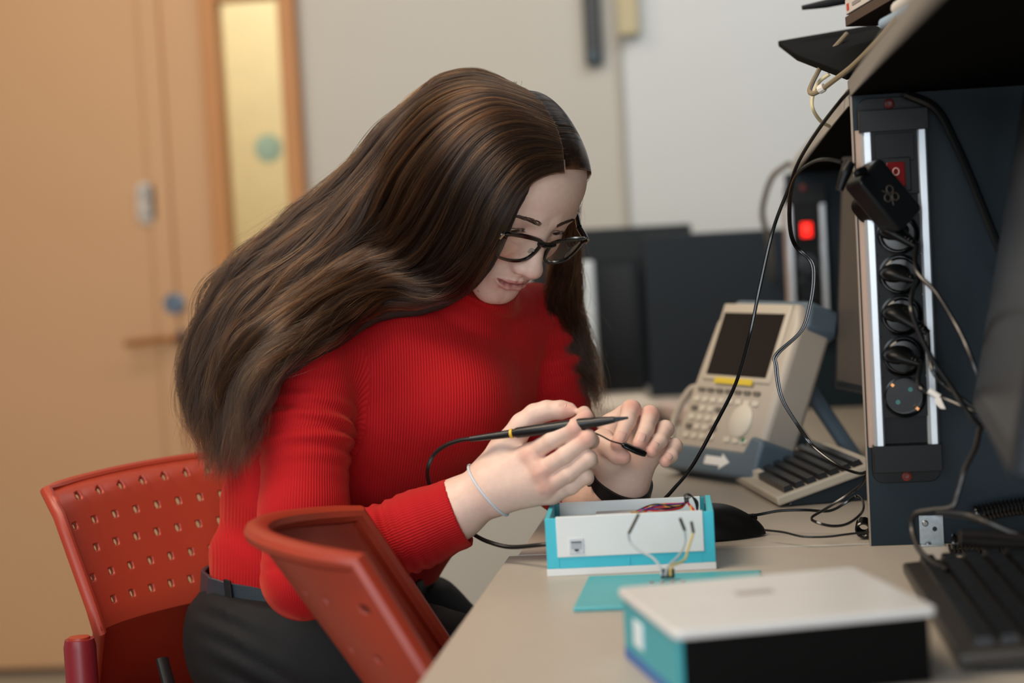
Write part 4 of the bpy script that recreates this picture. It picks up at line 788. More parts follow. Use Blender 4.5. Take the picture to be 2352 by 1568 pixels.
# ---------------------------------------------------------------- person: skin body
def skin_mat():
    m = mat('skin', 'DBB9A8', .48, spec=.35, sss=.12); nt = m.node_tree; b = nt.nodes['Principled BSDF']
    at = nt.nodes.new('ShaderNodeAttribute'); at.attribute_name = 'tone'
    tc = nt.nodes.new('ShaderNodeTexCoord'); n = nt.nodes.new('ShaderNodeTexNoise'); n.inputs['Scale'].default_value = 160; n.inputs['Detail'].default_value = 5; nt.links.new(tc.outputs['Object'], n.inputs['Vector'])
    mp = nt.nodes.new('ShaderNodeMapRange'); mp.inputs[3].default_value = .90; mp.inputs[4].default_value = 1.08; nt.links.new(n.outputs['Fac'], mp.inputs[0])
    v = nt.nodes.new('ShaderNodeVectorMath'); v.operation = 'SCALE'; nt.links.new(at.outputs['Color'], v.inputs[0]); nt.links.new(mp.outputs[0], v.inputs['Scale']); nt.links.new(v.outputs[0], b.inputs['Base Color'])
    n2 = nt.nodes.new('ShaderNodeTexVoronoi'); n2.inputs['Scale'].default_value = 900; nt.links.new(tc.outputs['Object'], n2.inputs['Vector'])
    bp = nt.nodes.new('ShaderNodeBump'); bp.inputs['Strength'].default_value = .12; bp.inputs['Distance'].default_value = .0006; nt.links.new(n2.outputs['Distance'], bp.inputs['Height']); nt.links.new(bp.outputs['Normal'], b.inputs['Normal'])
    return m
m_skin = skin_mat()
allV = np.concatenate([head_V, rV, lV, cV]); o1, o2, o3 = len(head_V), len(head_V)+len(rV), len(head_V)+len(rV)+len(lV)
allC = np.concatenate([head_C, rC, lC, tone_h(cV)]); allF = np.concatenate([head_F, rF+o1, lF+o2, cF+o3])
person = fmesh('person', allV, allF, m_skin, attrs={'tone': ('FLOAT_COLOR', np.hstack([allC, np.ones((len(allC), 1))]))})
tag(person, 'young woman with long brown hair in a red ribbed turtleneck leaning over the desk', 'person')
_bx, _bz = np.linspace(0, .062, 32), np.linspace(.0, .035, 18)
_BY = np.array([[surfy(x, z) for z in _bz] for x in _bx])
def base_y(x, z):
    i = min(max(x/.062*31, 0), 30.999); j = min(max(z/.035*17, 0), 16.999); a, b = int(i), int(j); u, v = i-a, j-b
    return _BY[a, b]*(1-u)*(1-v)+_BY[a+1, b]*u*(1-v)+_BY[a, b+1]*(1-u)*v+_BY[a+1, b+1]*u*v
# finger nails
m_nail = mat('nail', 'DDB3A6', .25, spec=.5)
def nail(base, tip, nrm_px, r, name='fingernail'):
    a, b = P(*base), P(*tip); ax_ = b-a; L_ = np.linalg.norm(ax_); ax_ /= L_; n = P(*nrm_px)-a; n -= ax_*np.dot(n, ax_); n /= np.linalg.norm(n); s = np.cross(ax_, n); G = []
    for i in range(9):
        t = i/8; row = []
        for j in range(9):
            u = (j/8-.5)*2; w = .0052*math.sqrt(max(0, 1-(2*max(0, t-.5))**2*.75))*(.9+.1*t); ang = u*w/r
            row.append(a+ax_*(L_*(t*1.0-.1))+n*(r*math.cos(ang)+.0002)+s*r*math.sin(ang))
        G.append(row)
    MB().grid(G).build(name, m_nail, person, solid=.0005)
nail((1427, 1001, 2.168), (1419, 1020, 2.162), (1424, 1012, 2.10), .0080)
nail((1473, 1004, 2.171), (1467, 1021, 2.166), (1470, 1012, 2.10), .0079)
nail((1502, 1025, 2.174), (1495, 1038, 2.168), (1500, 1032, 2.10), .0076)
nail((1534, 1051, 2.179), (1528, 1061, 2.174), (1531, 1056, 2.10), .0069)
nail((1290, 941, 2.148), (1306, 941, 2.146), (1300, 880, 2.12), .0086)
# ---------------------------------------------------------------- sweater
def arm_sdf(p, pts, rs, folds, k=.015):
    """chain whose radius carries fold rings: folds = (arc position, half length, wavelength, depth)."""
    pts = [np.array(x) for x in pts]; d = None; s0 = 0
    for i in range(len(pts)-1):
        ab = pts[i+1]-pts[i]; L = np.linalg.norm(ab); t = np.clip(((p-pts[i])@ab)/(ab@ab), 0, 1); s = s0+t*L; r = rs[i]+(rs[i+1]-rs[i])*t
        for (c, h, w, dep, ph) in folds:
            e = np.exp(-((s-c)/h)**2); side = .5+.5*np.sin((p@np.array(ph))*28+c*90); r = r+dep*e*np.sin(2*math.pi*s/w+(p@np.array(ph))*22)*(.35+.65*side)
        e = np.linalg.norm(p-pts[i]-t[:, None]*ab, axis=1)-r; d = e if d is None else smin(d, e, k); s0 += L
    return d
RA, RAr = PP([(722, 868, 2.262, .0530), (703, 1000, 2.235, .0515), (698, 1180, 2.21, .0490), (697, 1325, 2.195, .0450)])
RB, RBr = PP([(697, 1325, 2.195, .0450), (845, 1262, 2.185, .0435), (960, 1215, 2.18, .0410), (1056, 1176, 2.175, .0400)])
LA, LAr = PP([(1226, 744, 2.475, .052), (1254, 880, 2.465, .0500), (1276, 1000, 2.445, .0500), (1300, 1090, 2.41, .0450)])
LB, LBr = PP([(1300, 1095, 2.41, .0450), (1365, 1132, 2.33, .0410), (1424, 1146, 2.252, .0360)])
TQ, TQr = PP(TOR[1:])
TQr = [.102, .108, .106, .080]
FR = [(.070, .032, .020, .0046, (.3, .9, .3)), (.235, .020, .018, .0036, (.9, .2, .2))]
FB = [(.110, .040, .0150, .0034, (.2, .5, 1)), (.03, .03, .02, .004, (.5, .3, .8)), (.185, .006, .012, .0008, (.1, .1, .1))]
FL = [(.06, .05, .026, .0042, (.6, .3, .9)), (.15, .05, .024, .0044, (.9, .3, .3))]
def torso_sdf(p):
    o = None
    for s in (-.052, .052):
        e = chain(p, [x+LAT*s for x in TQ], TQr if s > 0 else TQr, .05); o = e if o is None else smin(o, e, .06)
    o = smin(o, ch(p, [(775, 842, 2.285, .046), (1000, 800, 2.39, .055), (1210, 748, 2.455, .047)], .03), .035)
    o = smin(o, ell(p, P(1060, 925, 2.33), (.062, .062, .062)), .05)
    o = smin(o, ell(p, P(1120, 950, 2.42), (.050, .055, .060)), .05)
    w = .0022*np.sin((p@np.array([18., 10, 70]))+2*np.sin(p@np.array([30., 22, 9])))*np.clip((.86-p[:, 2])/.10, 0, 1)
    return o+w
def collar_sdf(p):
    a, b = P(1018, 775, 2.395), P(1086, 652, 2.358); ax_ = b-a; L = np.linalg.norm(ax_); t = ((p-a)@ax_)/L/L
    w = .0028*np.sin(t*17+3*np.sin((p@np.array([20., 14, 5]))))*np.clip(t*3, 0, 1)
    return cone(p, a, b, .063, .0585)+w
def sweater(p):
    d = torso_sdf(p); d = smin(d, collar_sdf(p), .016)
    ra = smin(arm_sdf(p, RA, RAr, FR), arm_sdf(p, RB, RBr, FB), .012)
    la = smin(arm_sdf(p, LA, LAr, FL), arm_sdf(p, LB, LBr, FB), .012)
    d = smin(d, ra, .010); d = smin(d, la, .012)
    # open cuffs and collar: hollow the ends
    for A_, r_ in ((RB, .0340), (LB, .0300)):
        ax_ = A_[-1]-A_[-2]; ax_ /= np.linalg.norm(ax_); e = A_[-1]; cut = (p-e)@ax_-.0; d = smax(d, cut, .0015) if False else np.where(np.linalg.norm(p-e, axis=1) < .075, smax(d, cut, .0015), d)
        d = smax(d, -cone(p, e-ax_*.045, e+ax_*.04, r_, r_+.001), .002)
    b = P(1086, 652, 2.358); ax_ = b-P(1018, 775, 2.395); ax_ /= np.linalg.norm(ax_)
    d = np.where(np.linalg.norm(p-b, axis=1) < .11, smax(d, (p-b)@ax_-.012, .002), d)
    # hem at the belt
    hp = P(640, 1318, 2.35); hn = np.array([-.10, .0, -.995])
    return np.where(p[:, 2] < .78, smax(d, np.where(np.linalg.norm(p[:, :2]-P(700, 1325, 2.2)[:2], axis=1) < .075, -1., (p-P(750, 1328, 2.44))@np.array([-.12, 0, -.99])), .004), d)
sV, sF = isosurf(sweater, (-.80, 2.04, .655), (-.10, 2.66, 1.10), .0024)
def ribu(V):
    """rib coordinate: arc length around the nearest limb axis."""
    best = np.full(len(V), 9.); u = np.zeros(len(V))
    def lim(pts, r0, off, ref):
        nonlocal best, u
        for i in range(len(pts)-1):
            a, b = np.array(pts[i]), np.array(pts[i+1]); ab = b-a; t = np.clip(((V-a)@ab)/(ab@ab), 0, 1); q = V-a-t[:, None]*ab; d = np.linalg.norm(q, axis=1)-off
            ax_ = ab/np.linalg.norm(ab); e1_ = np.array(ref)-ax_*np.dot(ref, ax_); e1_ /= np.linalg.norm(e1_); e2_ = np.cross(ax_, e1_); th = np.arctan2(q@e2_, q@e1_)
            m = d < best; best = np.where(m, d, best); u = np.where(m, th*r0, u)
    lim(RA, .055, .048, FW*-1); lim(RB, .047, .043, FW*-1); lim(LA, .052, .046, FW*-1); lim(LB, .045, .042, FW*-1)
    for i in range(len(TQ)-1):
        a, b = TQ[i], TQ[i+1]; ab = b-a; t = np.clip(((V-a)@ab)/(ab@ab), 0, 1); d = np.linalg.norm(V-a-t[:, None]*ab, axis=1)-.135; m = d < best; best = np.where(m, d, best); u = np.where(m, (V@RT)*1.0+.25*(V@FW), u)
    return u
m_knit = mat('red_knit', 'AE0D15', .82, var=.06, vscale=30, spec=.25); nt = m_knit.node_tree; b = nt.nodes['Principled BSDF']; b.inputs['Sheen Weight'].default_value = .35; b.inputs['Sheen Roughness'].default_value = .4; b.inputs['Sheen Tint'].default_value = (1, .25, .15, 1)
at = nt.nodes.new('ShaderNodeAttribute'); at.attribute_name = 'rib'; mt = nt.nodes.new('ShaderNodeMath'); mt.operation = 'MULTIPLY'; mt.inputs[1].default_value = 2*math.pi/.0034; nt.links.new(at.outputs['Fac'], mt.inputs[0])
sn = nt.nodes.new('ShaderNodeMath'); sn.operation = 'SINE'; nt.links.new(mt.outputs[0], sn.inputs[0]); bp = nt.nodes.new('ShaderNodeBump'); bp.inputs['Strength'].default_value = .38; bp.inputs['Distance'].default_value = .0009
nt.links.new(sn.outputs[0], bp.inputs['Height']); n2 = nt.nodes.new('ShaderNodeTexNoise'); n2.inputs['Scale'].default_value = 1400; tc = nt.nodes.new('ShaderNodeTexCoord'); nt.links.new(tc.outputs['Object'], n2.inputs['Vector'])
bp2 = nt.nodes.new('ShaderNodeBump'); bp2.inputs['Strength'].default_value = .25; bp2.inputs['Distance'].default_value = .0005; nt.links.new(n2.outputs['Fac'], bp2.inputs['Height']); nt.links.new(bp.outputs['Normal'], bp2.inputs['Normal']); nt.links.new(bp2.outputs['Normal'], b.inputs['Normal'])
fmesh('sweater', sV, sF, m_knit, person, {'rib': ('FLOAT', ribu(sV))})
# ---------------------------------------------------------------- jeans and belt
JT, JTr = PP([(712, 1440, 2.44, .112), (756, 1310, 2.44, .084)])
JH, JHr = PP([(655, 1490, 2.36, .100), (880, 1530, 2.33, .086), (1090, 1560, 2.32, .068)]); JL, JLr = PP([(790, 1440, 2.49, .098), (930, 1462, 2.50, .084), (1060, 1530, 2.52, .066)])
def jeans(p):
    o = None
    for s in (-.050, .050):
        e = chain(p, [x+LAT*s for x in JT], JTr, .03); o = e if o is None else smin(o, e, .05)
    w = .0030*np.sin(p@np.array([40., 12, 170.])+3.5*np.sin(p@np.array([25., 30, 10])))*(.5+.5*np.sin(p@np.array([31., -17, 23])))-.0018*np.exp(-(((p@np.array([.94, 0, .34]))+.352+.02*np.sin(p[:, 2]*30))/.0022)**2)
    o = smin(o, chain(p, JH, JHr, .03)+w, .04); o = smin(o, chain(p, JL, JLr, .03)+w, .03)
    for A_ in (JH, JL): o = smin(o, chain(p, [A_[-1], A_[-1]+np.array([.02, 0, -.22]), A_[-1]+np.array([-.02, 0, -.44])], [.068, .058, .050], .02), .02)
    cutn = np.array([-.12, 0, -.99]); return np.where(p[:, 2] > .58, smax(o, -(p-P(750, 1345, 2.44))@cutn-.004, .003), o)
jV, jF = isosurf(jeans, (-.88, 2.02, .05), (-.18, 2.72, .76), .0045)
m_jean = mat('black_denim', '101114', .75, var=.2, vscale=60, bump=.3, bscale=1800, spec=.3)
jn = fmesh('jeans', jV, jF, m_jean, person)
# belt: outline of the waist
def waist_ring(c, n_, rx, off, n=72):
    u1 = LAT-n_*np.dot(LAT, n_); u1 /= np.linalg.norm(u1); u2 = np.cross(n_, u1); out = []
    for k in range(n):
        a = 2*math.pi*k/n; dr = u1*math.cos(a)+u2*math.sin(a); ts = np.linspace(.05, .25, 60); pts = c+ts[:, None]*dr; o = None
        for s in (-.050, .050):
            e = chain(pts, [x+LAT*s for x in JT], JTr, .03); o = e if o is None else smin(o, e, .05)
        i = np.argmax(o > 0); out.append(c+dr*(ts[i]+off))
    return np.array(out)
nb_ = np.array([.12, 0, .99]); nb_ /= np.linalg.norm(nb_); c0 = P(750, 1338, 2.44)
R1 = waist_ring(c0, nb_, 0, .004); G = []
for h, o in ((-.016, 0), (-.015, .002), (.015, .002), (.016, 0), (.015, -.003), (-.015, -.003), (-.016, 0)): G.append([r+nb_*h+(r-c0)/np.linalg.norm(r-c0)*o for r in R1]+[R1[0]+nb_*h+(R1[0]-c0)/np.linalg.norm(R1[0]-c0)*o])
MB().grid(G).build('belt', mat('belt_leather', '2B333B', .38, bump=.2, bscale=500), person)
def ring_at(px):   # ring point nearest to a pixel column, camera side
    best = min(R1, key=lambda r: abs(((r-CAM)@RT)/((r-CAM)@FW)*FPX+IW/2-px)+(20*max(0, (r-CAM)@FW-2.42)*100)); return best
for px in (545, 900):
    r = ring_at(px); o_ = (r-c0)/np.linalg.norm(r-c0); tg = np.cross(nb_, o_); MB().hexa([r+o_*a+tg*b+nb_*c-tg*c*.25 for c in (-.034, .020) for a, b in ((.004, -.006), (.004, .006), (.007, .006), (.007, -.006))]).build('belt_loop', m_jean, jn, bevel=.001)
r = ring_at(955); o_ = (r-c0)/np.linalg.norm(r-c0); tg = np.cross(nb_, o_)
MB().hexa([r+o_*a+tg*b+nb_*c for c in (-.019, .019) for a, b in ((.004, -.022), (.004, .022), (.009, .022), (.009, -.022))]).build('belt_buckle', mat('buckle_dark', '3A3A36', .35, .8), person, bevel=.002)
# ---------------------------------------------------------------- worn and held things
c_, ax_ = P(1119, 1122, 2.164), P(1150, 1092, 2.158)-P(1085, 1146, 2.17); ax_ /= np.linalg.norm(ax_); e1_ = np.cross(ax_, FW); e1_ /= np.linalg.norm(e1_); e2_ = np.cross(ax_, e1_)
def ring_on(sdf, c, a1, a2, off, n=48):
    out = []
    for t in np.linspace(0, 2*math.pi, n):
        dr = a1*math.cos(t)+a2*math.sin(t); rr = np.linspace(.012, .06, 120); v = sdf(c+rr[:, None]*dr); i = int(np.argmax(v > 0)); out.append(rr[i]+off)
    k = np.array(out); return (k+np.roll(k, 1)+np.roll(k, -1))/3
rr_ = ring_on(rhand, c_, e1_, e2_, .0012, 41)
MB().tube([c_+(e1_*math.cos(a)+e2_*math.sin(a))*rr_[i]+ax_*.004*math.sin(a*1.0) for i, a in enumerate(np.linspace(0, 2*math.pi, 41))], .0016, 8, 0, cap=False).build('hair_tie', mat('tie_white', 'C9CED6', .6), person)
def band(name, c, ax, r, w, th, m, par):
    ax = ax/np.linalg.norm(ax); a1 = np.cross(ax, FW); a1 /= np.linalg.norm(a1); a2 = np.cross(ax, a1); G = []
    rg_ = {h: ring_on(lhand, c+ax*h, a1, a2, .0004) for h in (-w/2, w/2)}
    for h, rr in ((-w/2, 0), (-w/2, th), (w/2, th), (w/2, 0), (-w/2, 0)): G.append([c+ax*h+(a1*math.cos(t)+a2*math.sin(t))*(rg_[h][i]+rr) for i, t in enumerate(np.linspace(0, 2*math.pi, 48))])
    return MB().grid(G).build(name, m, par), a1, a2
wc = P(1424, 1106, 2.231); wax = P(1440, 1080, 2.222)-P(1412, 1135, 2.245); wb, a1, a2 = band('watch_band', wc, wax, .0285, .017, .003, mat('watch_rubber', '0E1012', .4), person)
w_ = wax/np.linalg.norm(wax); MB().prism(rrect(.020, .030, .006, 4), .0, .008, axes(P(1372, 1088, 2.222), np.cross(w_, -RT), w_, -RT*.9-FW*.4)).build('watch_case', mat('watch_case_dark', '22252A', .25, .3), wb, bevel=.0015)
# probe held in the right hand
pr = empty('test_probe', P(1250, 985, 2.105), 'black pen-shaped probe with a yellow ring held in the right hand', 'probe')
m_pr = mat('probe_black', '121315', .38, bump=.1, bscale=800)
a, b = P(1080, 1008, 2.150), P(1443, 959, 2.085); d_ = b-a; Lp = np.linalg.norm(d_); ax_ = d_/Lp; e1_ = np.cross(ax_, FW); e1_ /= np.linalg.norm(e1_); e2_ = np.cross(ax_, e1_); Tp = axes(a, e1_, e2_, ax_)
MB().lathe([(0, 0), (.0032, 0), (.0038, .02), (.0044, .045), (.0044, .052), (.0058, .056), (.0062, .09), (.0066, .125), (.0060, .135), (.0052, .143), (.0052, .150), (.0034, .168)][:12]+[(.0036, .160)][:0], 24, Tp).build('barrel', m_pr, pr)
MB().lathe([(.0047, .0475), (.0053, .0480), (.0053, .0505), (.0047, .051)], 24, Tp).build('yellow_ring', mat('ring_yellow', 'E3B53A', .4), pr)
tp_ = MB().hexa([np.array(Tp@np.array([x, y, z, 1]))[:3] for x, y, z in ((-.0048, -.003, .150), (.0048, -.003, .150), (.0048, .003, .150), (-.0048, .003, .150), (-.0012, -.001, Lp), (.0012, -.001, Lp), (.0012, .001, Lp), (-.0012, .001, Lp))]); tp_.build('blade_tip', m_pr, pr, bevel=.0006)
MB().lathe([(0, .0), (.0016, 0), (.0016, .003), (0, .0035)], 12, Tp@Tm((-.0055, -.002, .108), ry=-1.5708)).build('button', m_cap, pr)
cable('probe_lead', [tuple(a+ax_*.002), Q(1060, 1010, 2.155), Q(1025, 1022, 2.165), Q(996, 1045, 2.175), Q(982, 1080, 2.18), Q(988, 1115, 2.21), Q(1010, 1155, 2.25), Q(1050, 1198, 2.25), Q(1090, 1228, 2.19), Q(1125, 1245, 2.16), Q(1175, 1256, 2.14), Q(1250, 1250, 2.10), Q(1290, 1246, 2.115)], .0024, 'black probe lead looping from the pen down to the electronics box', m=mat('cable_rubber', '101112', .45))
hc = empty('ground_clip', P(1457, 1032, 2.155), 'small glossy black clip held in the left fingertips with a thin lead', 'clip')
MB().tube([P(1430, 1020, 2.152), P(1436, 1023, 2.151), P(1460, 1034, 2.152), P(1478, 1041, 2.153), P(1484, 1044, 2.153)], [.0025, .0048, .0055, .0050, .0036], 14, 5, flat=.7).build('clip_body', m_blks, hc)
MB().tube([P(1335, 985, 2.10), P(1356, 990, 2.105), P(1380, 1000, 2.12), P(1403, 1012, 2.135), P(1430, 1020, 2.152)], .0009, 8, 6).build('lead', mgl, hc)
# ---------------------------------------------------------------- hair
rs = np.random.RandomState(4)
HAIRY_Z, HAIRY_Y = [-.12, -.05, 0, .035, .070, .092, .13], [-.030, -.010, .002, .026, .046, .068, .18]
def hoff(l): return .0008+.0037*np.clip(np.abs(l[:, 0])/.028, 0, 1)
def body_sdf(p): return np.minimum(head_sdf(hl(p))-hoff(hl(p)), np.minimum(torso_sdf(p), np.minimum(arm_sdf(p, RA, RAr, []), collar_sdf(p))))
def hit(px, py, dflt, off):
    """nearest point on the sight line that clears head and clothes by off."""
    ds = np.linspace(1.95, 2.75, 160); R_ = np.array([P(px, py, d) for d in ds]); v = body_sdf(R_)-off; i = np.argmax(v < 0)
    if v[i] >= 0: return dflt
    a, b = v[i-1], v[i]; return min(ds[i-1]+(ds[i]-ds[i-1])*a/(a-b), dflt+.0)
NEAR = [
 [(1303, 397), (1268, 392), (1226, 412), (1186, 462), (1160, 525), (1128, 592), (1085, 648), (1030, 688), (960, 712), (890, 716), (835, 738), (770, 785), (700, 825), (645, 855), (618, 910), (603, 1000), (588, 1085)],
 [(1297, 362), (1235, 352), (1175, 385), (1130, 465), (1105, 540), (1072, 600), (1015, 652), (945, 682), (870, 695), (800, 735), (725, 790), (650, 832), (600, 890), (582, 990), (566, 1105)],
 [(1278, 305), (1200, 292), (1115, 335), (1060, 420), (1030, 500), (990, 570), (930, 622), (860, 655), (790, 695), (710, 752), (630, 805), (578, 865), (552, 950), (544, 1050), (530, 1125)],
 [(1250, 262), (1160, 246), (1065, 290), (1000, 370), (960, 450), (910, 520), (850, 572), (780, 622), (700, 682), (622, 742), (560, 805), (528, 882), (516, 960), (524, 1050), (516, 1120)],
 [(1222, 232), (1120, 210), (1025, 248), (952, 330), (890, 415), (828, 488), (760, 552), (690, 610), (620, 670), (553, 740), (512, 812), (490, 890), (490, 960), (512, 1040), (506, 1112)],
 [(1195, 212), (1105, 184), (1012, 215), (932, 290), (860, 372), (780, 448), (702, 513), (632, 568), (562, 630), (507, 700), (476, 780), (458, 850), (462, 920), (484, 995), (496, 1050)],
 [(1172, 200), (1112, 172), (1030, 190), (945, 262), (872, 345), (785, 430), (692, 500), (605, 566), (545, 620), (500, 690), (470, 770), (446, 845), (446, 900), (460, 955), (476, 1005)]]
M_ = 44
def midz(y0):
    zs = np.linspace(.14, 0, 300); v = head_sdf(np.stack([np.zeros(300), np.full(300, y0), zs], 1)); return zs[np.argmax(v < .001)]
def pxof(p): q = p-CAM; d = q@FW; return (IW/2+FPX*(q@RT)/d, IH/2-FPX*(q@UP)/d)
for g_, y0 in zip(NEAR, (.0710, .058, .040, .018, -.012, -.042, -.062)): g_[0] = pxof(hw((0.0006, y0, midz(y0))))
def resamp(q, n=M_):
    q = np.array(q); s = np.concatenate([[0], np.cumsum(np.linalg.norm(np.diff(q, axis=0), axis=1))]); t = np.linspace(0, s[-1], n); return np.stack([np.interp(t, s, q[:, k]) for k in range(q.shape[1])], 1)
def guide3(g, j):
    q = resamp(catmull(np.hstack([np.array(g, float), np.zeros((len(g), 1))]), 6)[:, :2], 30)
    dd = []
    for i, (x, y) in enumerate(q):
        f = i/29; df = 2.30+.05*min(1, f*2)+(.03 if j > 4 else 0)
        dd.append(hit(x, y, df if f > .25 else 2.34, .004+.012*min(1, f*5)))
    dd = np.array(dd); k = np.array([1, 2, 3, 2, 1.])/9
    for _ in range(3): dd = np.minimum(np.convolve(np.pad(dd, 2, 'edge'), k, 'valid'), dd+.006) if _ < 2 else np.convolve(np.pad(dd, 2, 'edge'), k, 'valid')
    return resamp([P(x, y, d) for (x, y), d in zip(q, dd)])
GN = np.array([guide3(g, j) for j, g in enumerate(NEAR)])
def famline(G, s):     # smooth interpolation across the guides
    K = len(G)-1; x = np.clip(s, 0, 1)*K; i = int(min(K-1, math.floor(x))); t = x-i
    a, b, c, d = G[max(i-1, 0)], G[i], G[i+1], G[min(i+2, K)]; return .5*((2*b)+(-a+c)*t+(2*a-5*b+4*c-d)*t*t+(-a+3*b-3*c+d)*t**3)
# far side: over the far temple and down in front of the left shoulder
def farg(y0, z0, k, tail):
    z0 = midz(y0)+.001; q = [hw(t) for t in ((-.0006, y0, z0), (-.028, y0*.92-.002, z0-.004), (-.055, y0*.60-.006, z0-.026-.01*k), (-.070, .024-.014*k, .034))]
    return resamp(catmull(q+[P(*t) for t in tail], 6))
GF = np.array([
 farg(.0700, .090, 0, [(1296, 520, 2.37), (1268, 620, 2.40), (1262, 690, 2.42), (1282, 760, 2.44), (1315, 830, 2.44), (1342, 895, 2.43), (1352, 965, 2.42)]),
 farg(.056, .113, .3, [(1308, 520, 2.38), (1300, 620, 2.41), (1302, 690, 2.43), (1318, 760, 2.45), (1342, 840, 2.45), (1362, 900, 2.44), (1366, 965, 2.43)]),
 farg(.020, .128, .7, [(1318, 520, 2.40), (1322, 600, 2.43), (1324, 680, 2.45), (1336, 750, 2.46), (1358, 830, 2.46), (1372, 890, 2.45), (1374, 950, 2.44)]),
 farg(-.040, .125, 1, [(1290, 520, 2.46), (1280, 640, 2.48), (1290, 750, 2.50), (1318, 850, 2.50), (1330, 920, 2.50), (1335, 960, 2.50)])])
# back of the head: falls behind and joins the mass over the back
def backg(x, y0, z0, tail): return resamp(catmull([hw(t) for t in ((0, y0, midz(y0)), (x*.5, y0-.028, z0-.012), (x, y0-.050, z0-.05), (x*1.1, y0-.050, z0-.10))]+[P(*t) for t in tail], 6))
GB = np.array([backg(-.06, -.070, .096, [(900, 560, 2.55), (780, 640, 2.58), (660, 760, 2.56), (560, 880, 2.52), (520, 980, 2.50)]),
 backg(-.02, -.072, .094, [(900, 520, 2.50), (760, 560, 2.50), (640, 680, 2.48), (540, 800, 2.45), (500, 950, 2.43)]),
 backg(.03, -.074, .092, [(900, 480, 2.45), (740, 540, 2.43), (600, 640, 2.42), (510, 780, 2.40), (480, 920, 2.38)])])
tt = np.linspace(0, 1, M_)[:, None]
pos, rad, tone = [], [], []
def normals(G, s):
    a = famline(G, min(1, s+.03))-famline(G, max(0, s-.03)); T = np.gradient(famline(G, s), axis=0); n = np.cross(T, a); n /= np.linalg.norm(n, axis=1)[:, None]+1e-9; n[:5] = n[5]; return n, T/(np.linalg.norm(T, axis=1)[:, None]+1e-9)
def family(G, nclump, per, thick, spread, toward, wave=.006, short=.25, width=.010, sdist=None):
    for c in range(nclump):
        s = rs.rand() if sdist is None else sdist(rs.rand()); base = famline(G, s); n, T = normals(G, s); n = n*np.sign(((n@toward).mean()) or 1)
        b = np.cross(n, T); b = b*(np.sign((b@hw_up).mean()) or 1); lam = rs.rand(); ph, ph2 = rs.rand(2)*6.28; L = 1-short*rs.rand()**1.5; wv = wave*(.5+rs.rand()); cw = width*(.5+rs.rand()); ctone = rs.rand(); fq = 26+12*rs.rand(); ph = s*11+rs.rand()*1.6; ctone = rs.rand()**1.3
        prof = np.interp(tt[:, 0], [0, .08, .3, 1], [.0, .22, 1, 1])[:, None]; sgn_ = 1 if s > .12 or G is not GN else 0
        ctr = base+n*(lam*thick*prof)+b*(spread*((rs.rand()-.5) if sgn_ else rs.rand()*.7+.05)*prof)+b*np.sin(tt*fq+ph)*wv*tt**1.2+n*np.sin(tt*(fq-2)+ph2)*wv*.6*tt
        cl = np.interp(tt[:, 0], [0, .15, .45, .8, 1], [1.6, 1, .6, .9, .6])[:, None]
        for k in range(per):
            o1_, o2_ = rs.randn(2)*.5; f = .0012*rs.randn(3); fl = 1.4 if rs.rand() > .10 else 5
            li = L*(1-.12*rs.rand()); ti = tt*li; ix = ti[:, 0]*(M_-1); i0 = np.minimum(ix.astype(int), M_-2); w = (ix-i0)[:, None]
            off = b*(o1_*cw)*cl*np.maximum(prof, .35)+n*(o2_*cw*.6)*cl*prof+(np.sin(tt*(14+6*rs.rand())+rs.rand()*6.28)*.0016*fl*tt)*f[None]/.0012
            q = ctr+off; q = q[i0]*(1-w)+q[i0+1]*w; pos.append(q); rad.append(.000060+.00003*rs.rand()); tone.append(np.clip(ctone*.7+.3*rs.rand()+.0, 0, 1))
tocam = -FW
hw_up = UP*.6-RT*.8
family(GN, 560, 26, .026, .024, tocam, wave=.0072, width=.0055, short=.10)
family(GN, 50, 22, .014, .010, tocam, wave=.003, short=.4, width=.004, sdist=lambda u: .03+.14*u)
family(GF, 170, 18, .006, .014, hw((-1, 0, 0))-HO, wave=.0055, short=.2, width=.007)
family(GB, 40, 16, .03, .03, np.array([0, 1., .2]), wave=.006)
# loose flyaways standing off the outline
for c in range(420):
    G = GN if rs.rand() < .82 else GF; s = 1-.35*rs.rand()**2 if G is GN else rs.rand()*.7; base = famline(G, s); n, T = normals(G, s); a0 = rs.randint(6, M_-14); ln = rs.randint(8, 26); seg = base[a0:a0+ln]
    k = np.linspace(0, 1, len(seg))[:, None]; b = np.cross(n, T)[a0:a0+ln]; up_s = np.sign(b[0] @ np.array([-.2, 0, 1])) or 1
    q = seg+b*up_s*(.006+k*k*.030*rs.rand()+.004*np.sin(k*8+rs.rand()*6))+n[a0:a0+ln]*rs.randn()*.010*k; pos.append(resamp(q)); rad.append(.000035); tone.append(.9)
N_ = len(pos); PO = np.array(pos)
# keep strands out of head and clothes
flat = PO.reshape(-1, 3); near = np.zeros(len(flat), bool)
for ch_ in range(0, len(flat), 400000):
    p = flat[ch_:ch_+400000].copy()
    for it in range(2):
        d = body_sdf(p)-.0005; m = d < 0
        if not m.any(): break
        pm = p[m]; e = .001; g_ = np.stack([body_sdf(pm+np.array(v)*e)-body_sdf(pm-np.array(v)*e) for v in ((1, 0, 0), (0, 1, 0), (0, 0, 1))], 1); g_ /= np.linalg.norm(g_, axis=1)[:, None]+1e-9; p[m] = pm-g_*d[m][:, None]
    flat[ch_:ch_+400000] = p
hc_ = bpy.data.hair_curves.new('hair_strands'); hc_.add_curves([M_]*N_)
hc_.attributes['position'].data.foreach_set('vector', (flat-np.array(person.matrix_world.translation)).astype(np.float32).ravel())
ra_ = hc_.attributes.get('radius') or hc_.attributes.new('radius', 'FLOAT', 'POINT'); taper = np.interp(np.linspace(0, 1, M_), [0, .8, 1], [1, 1, .35])
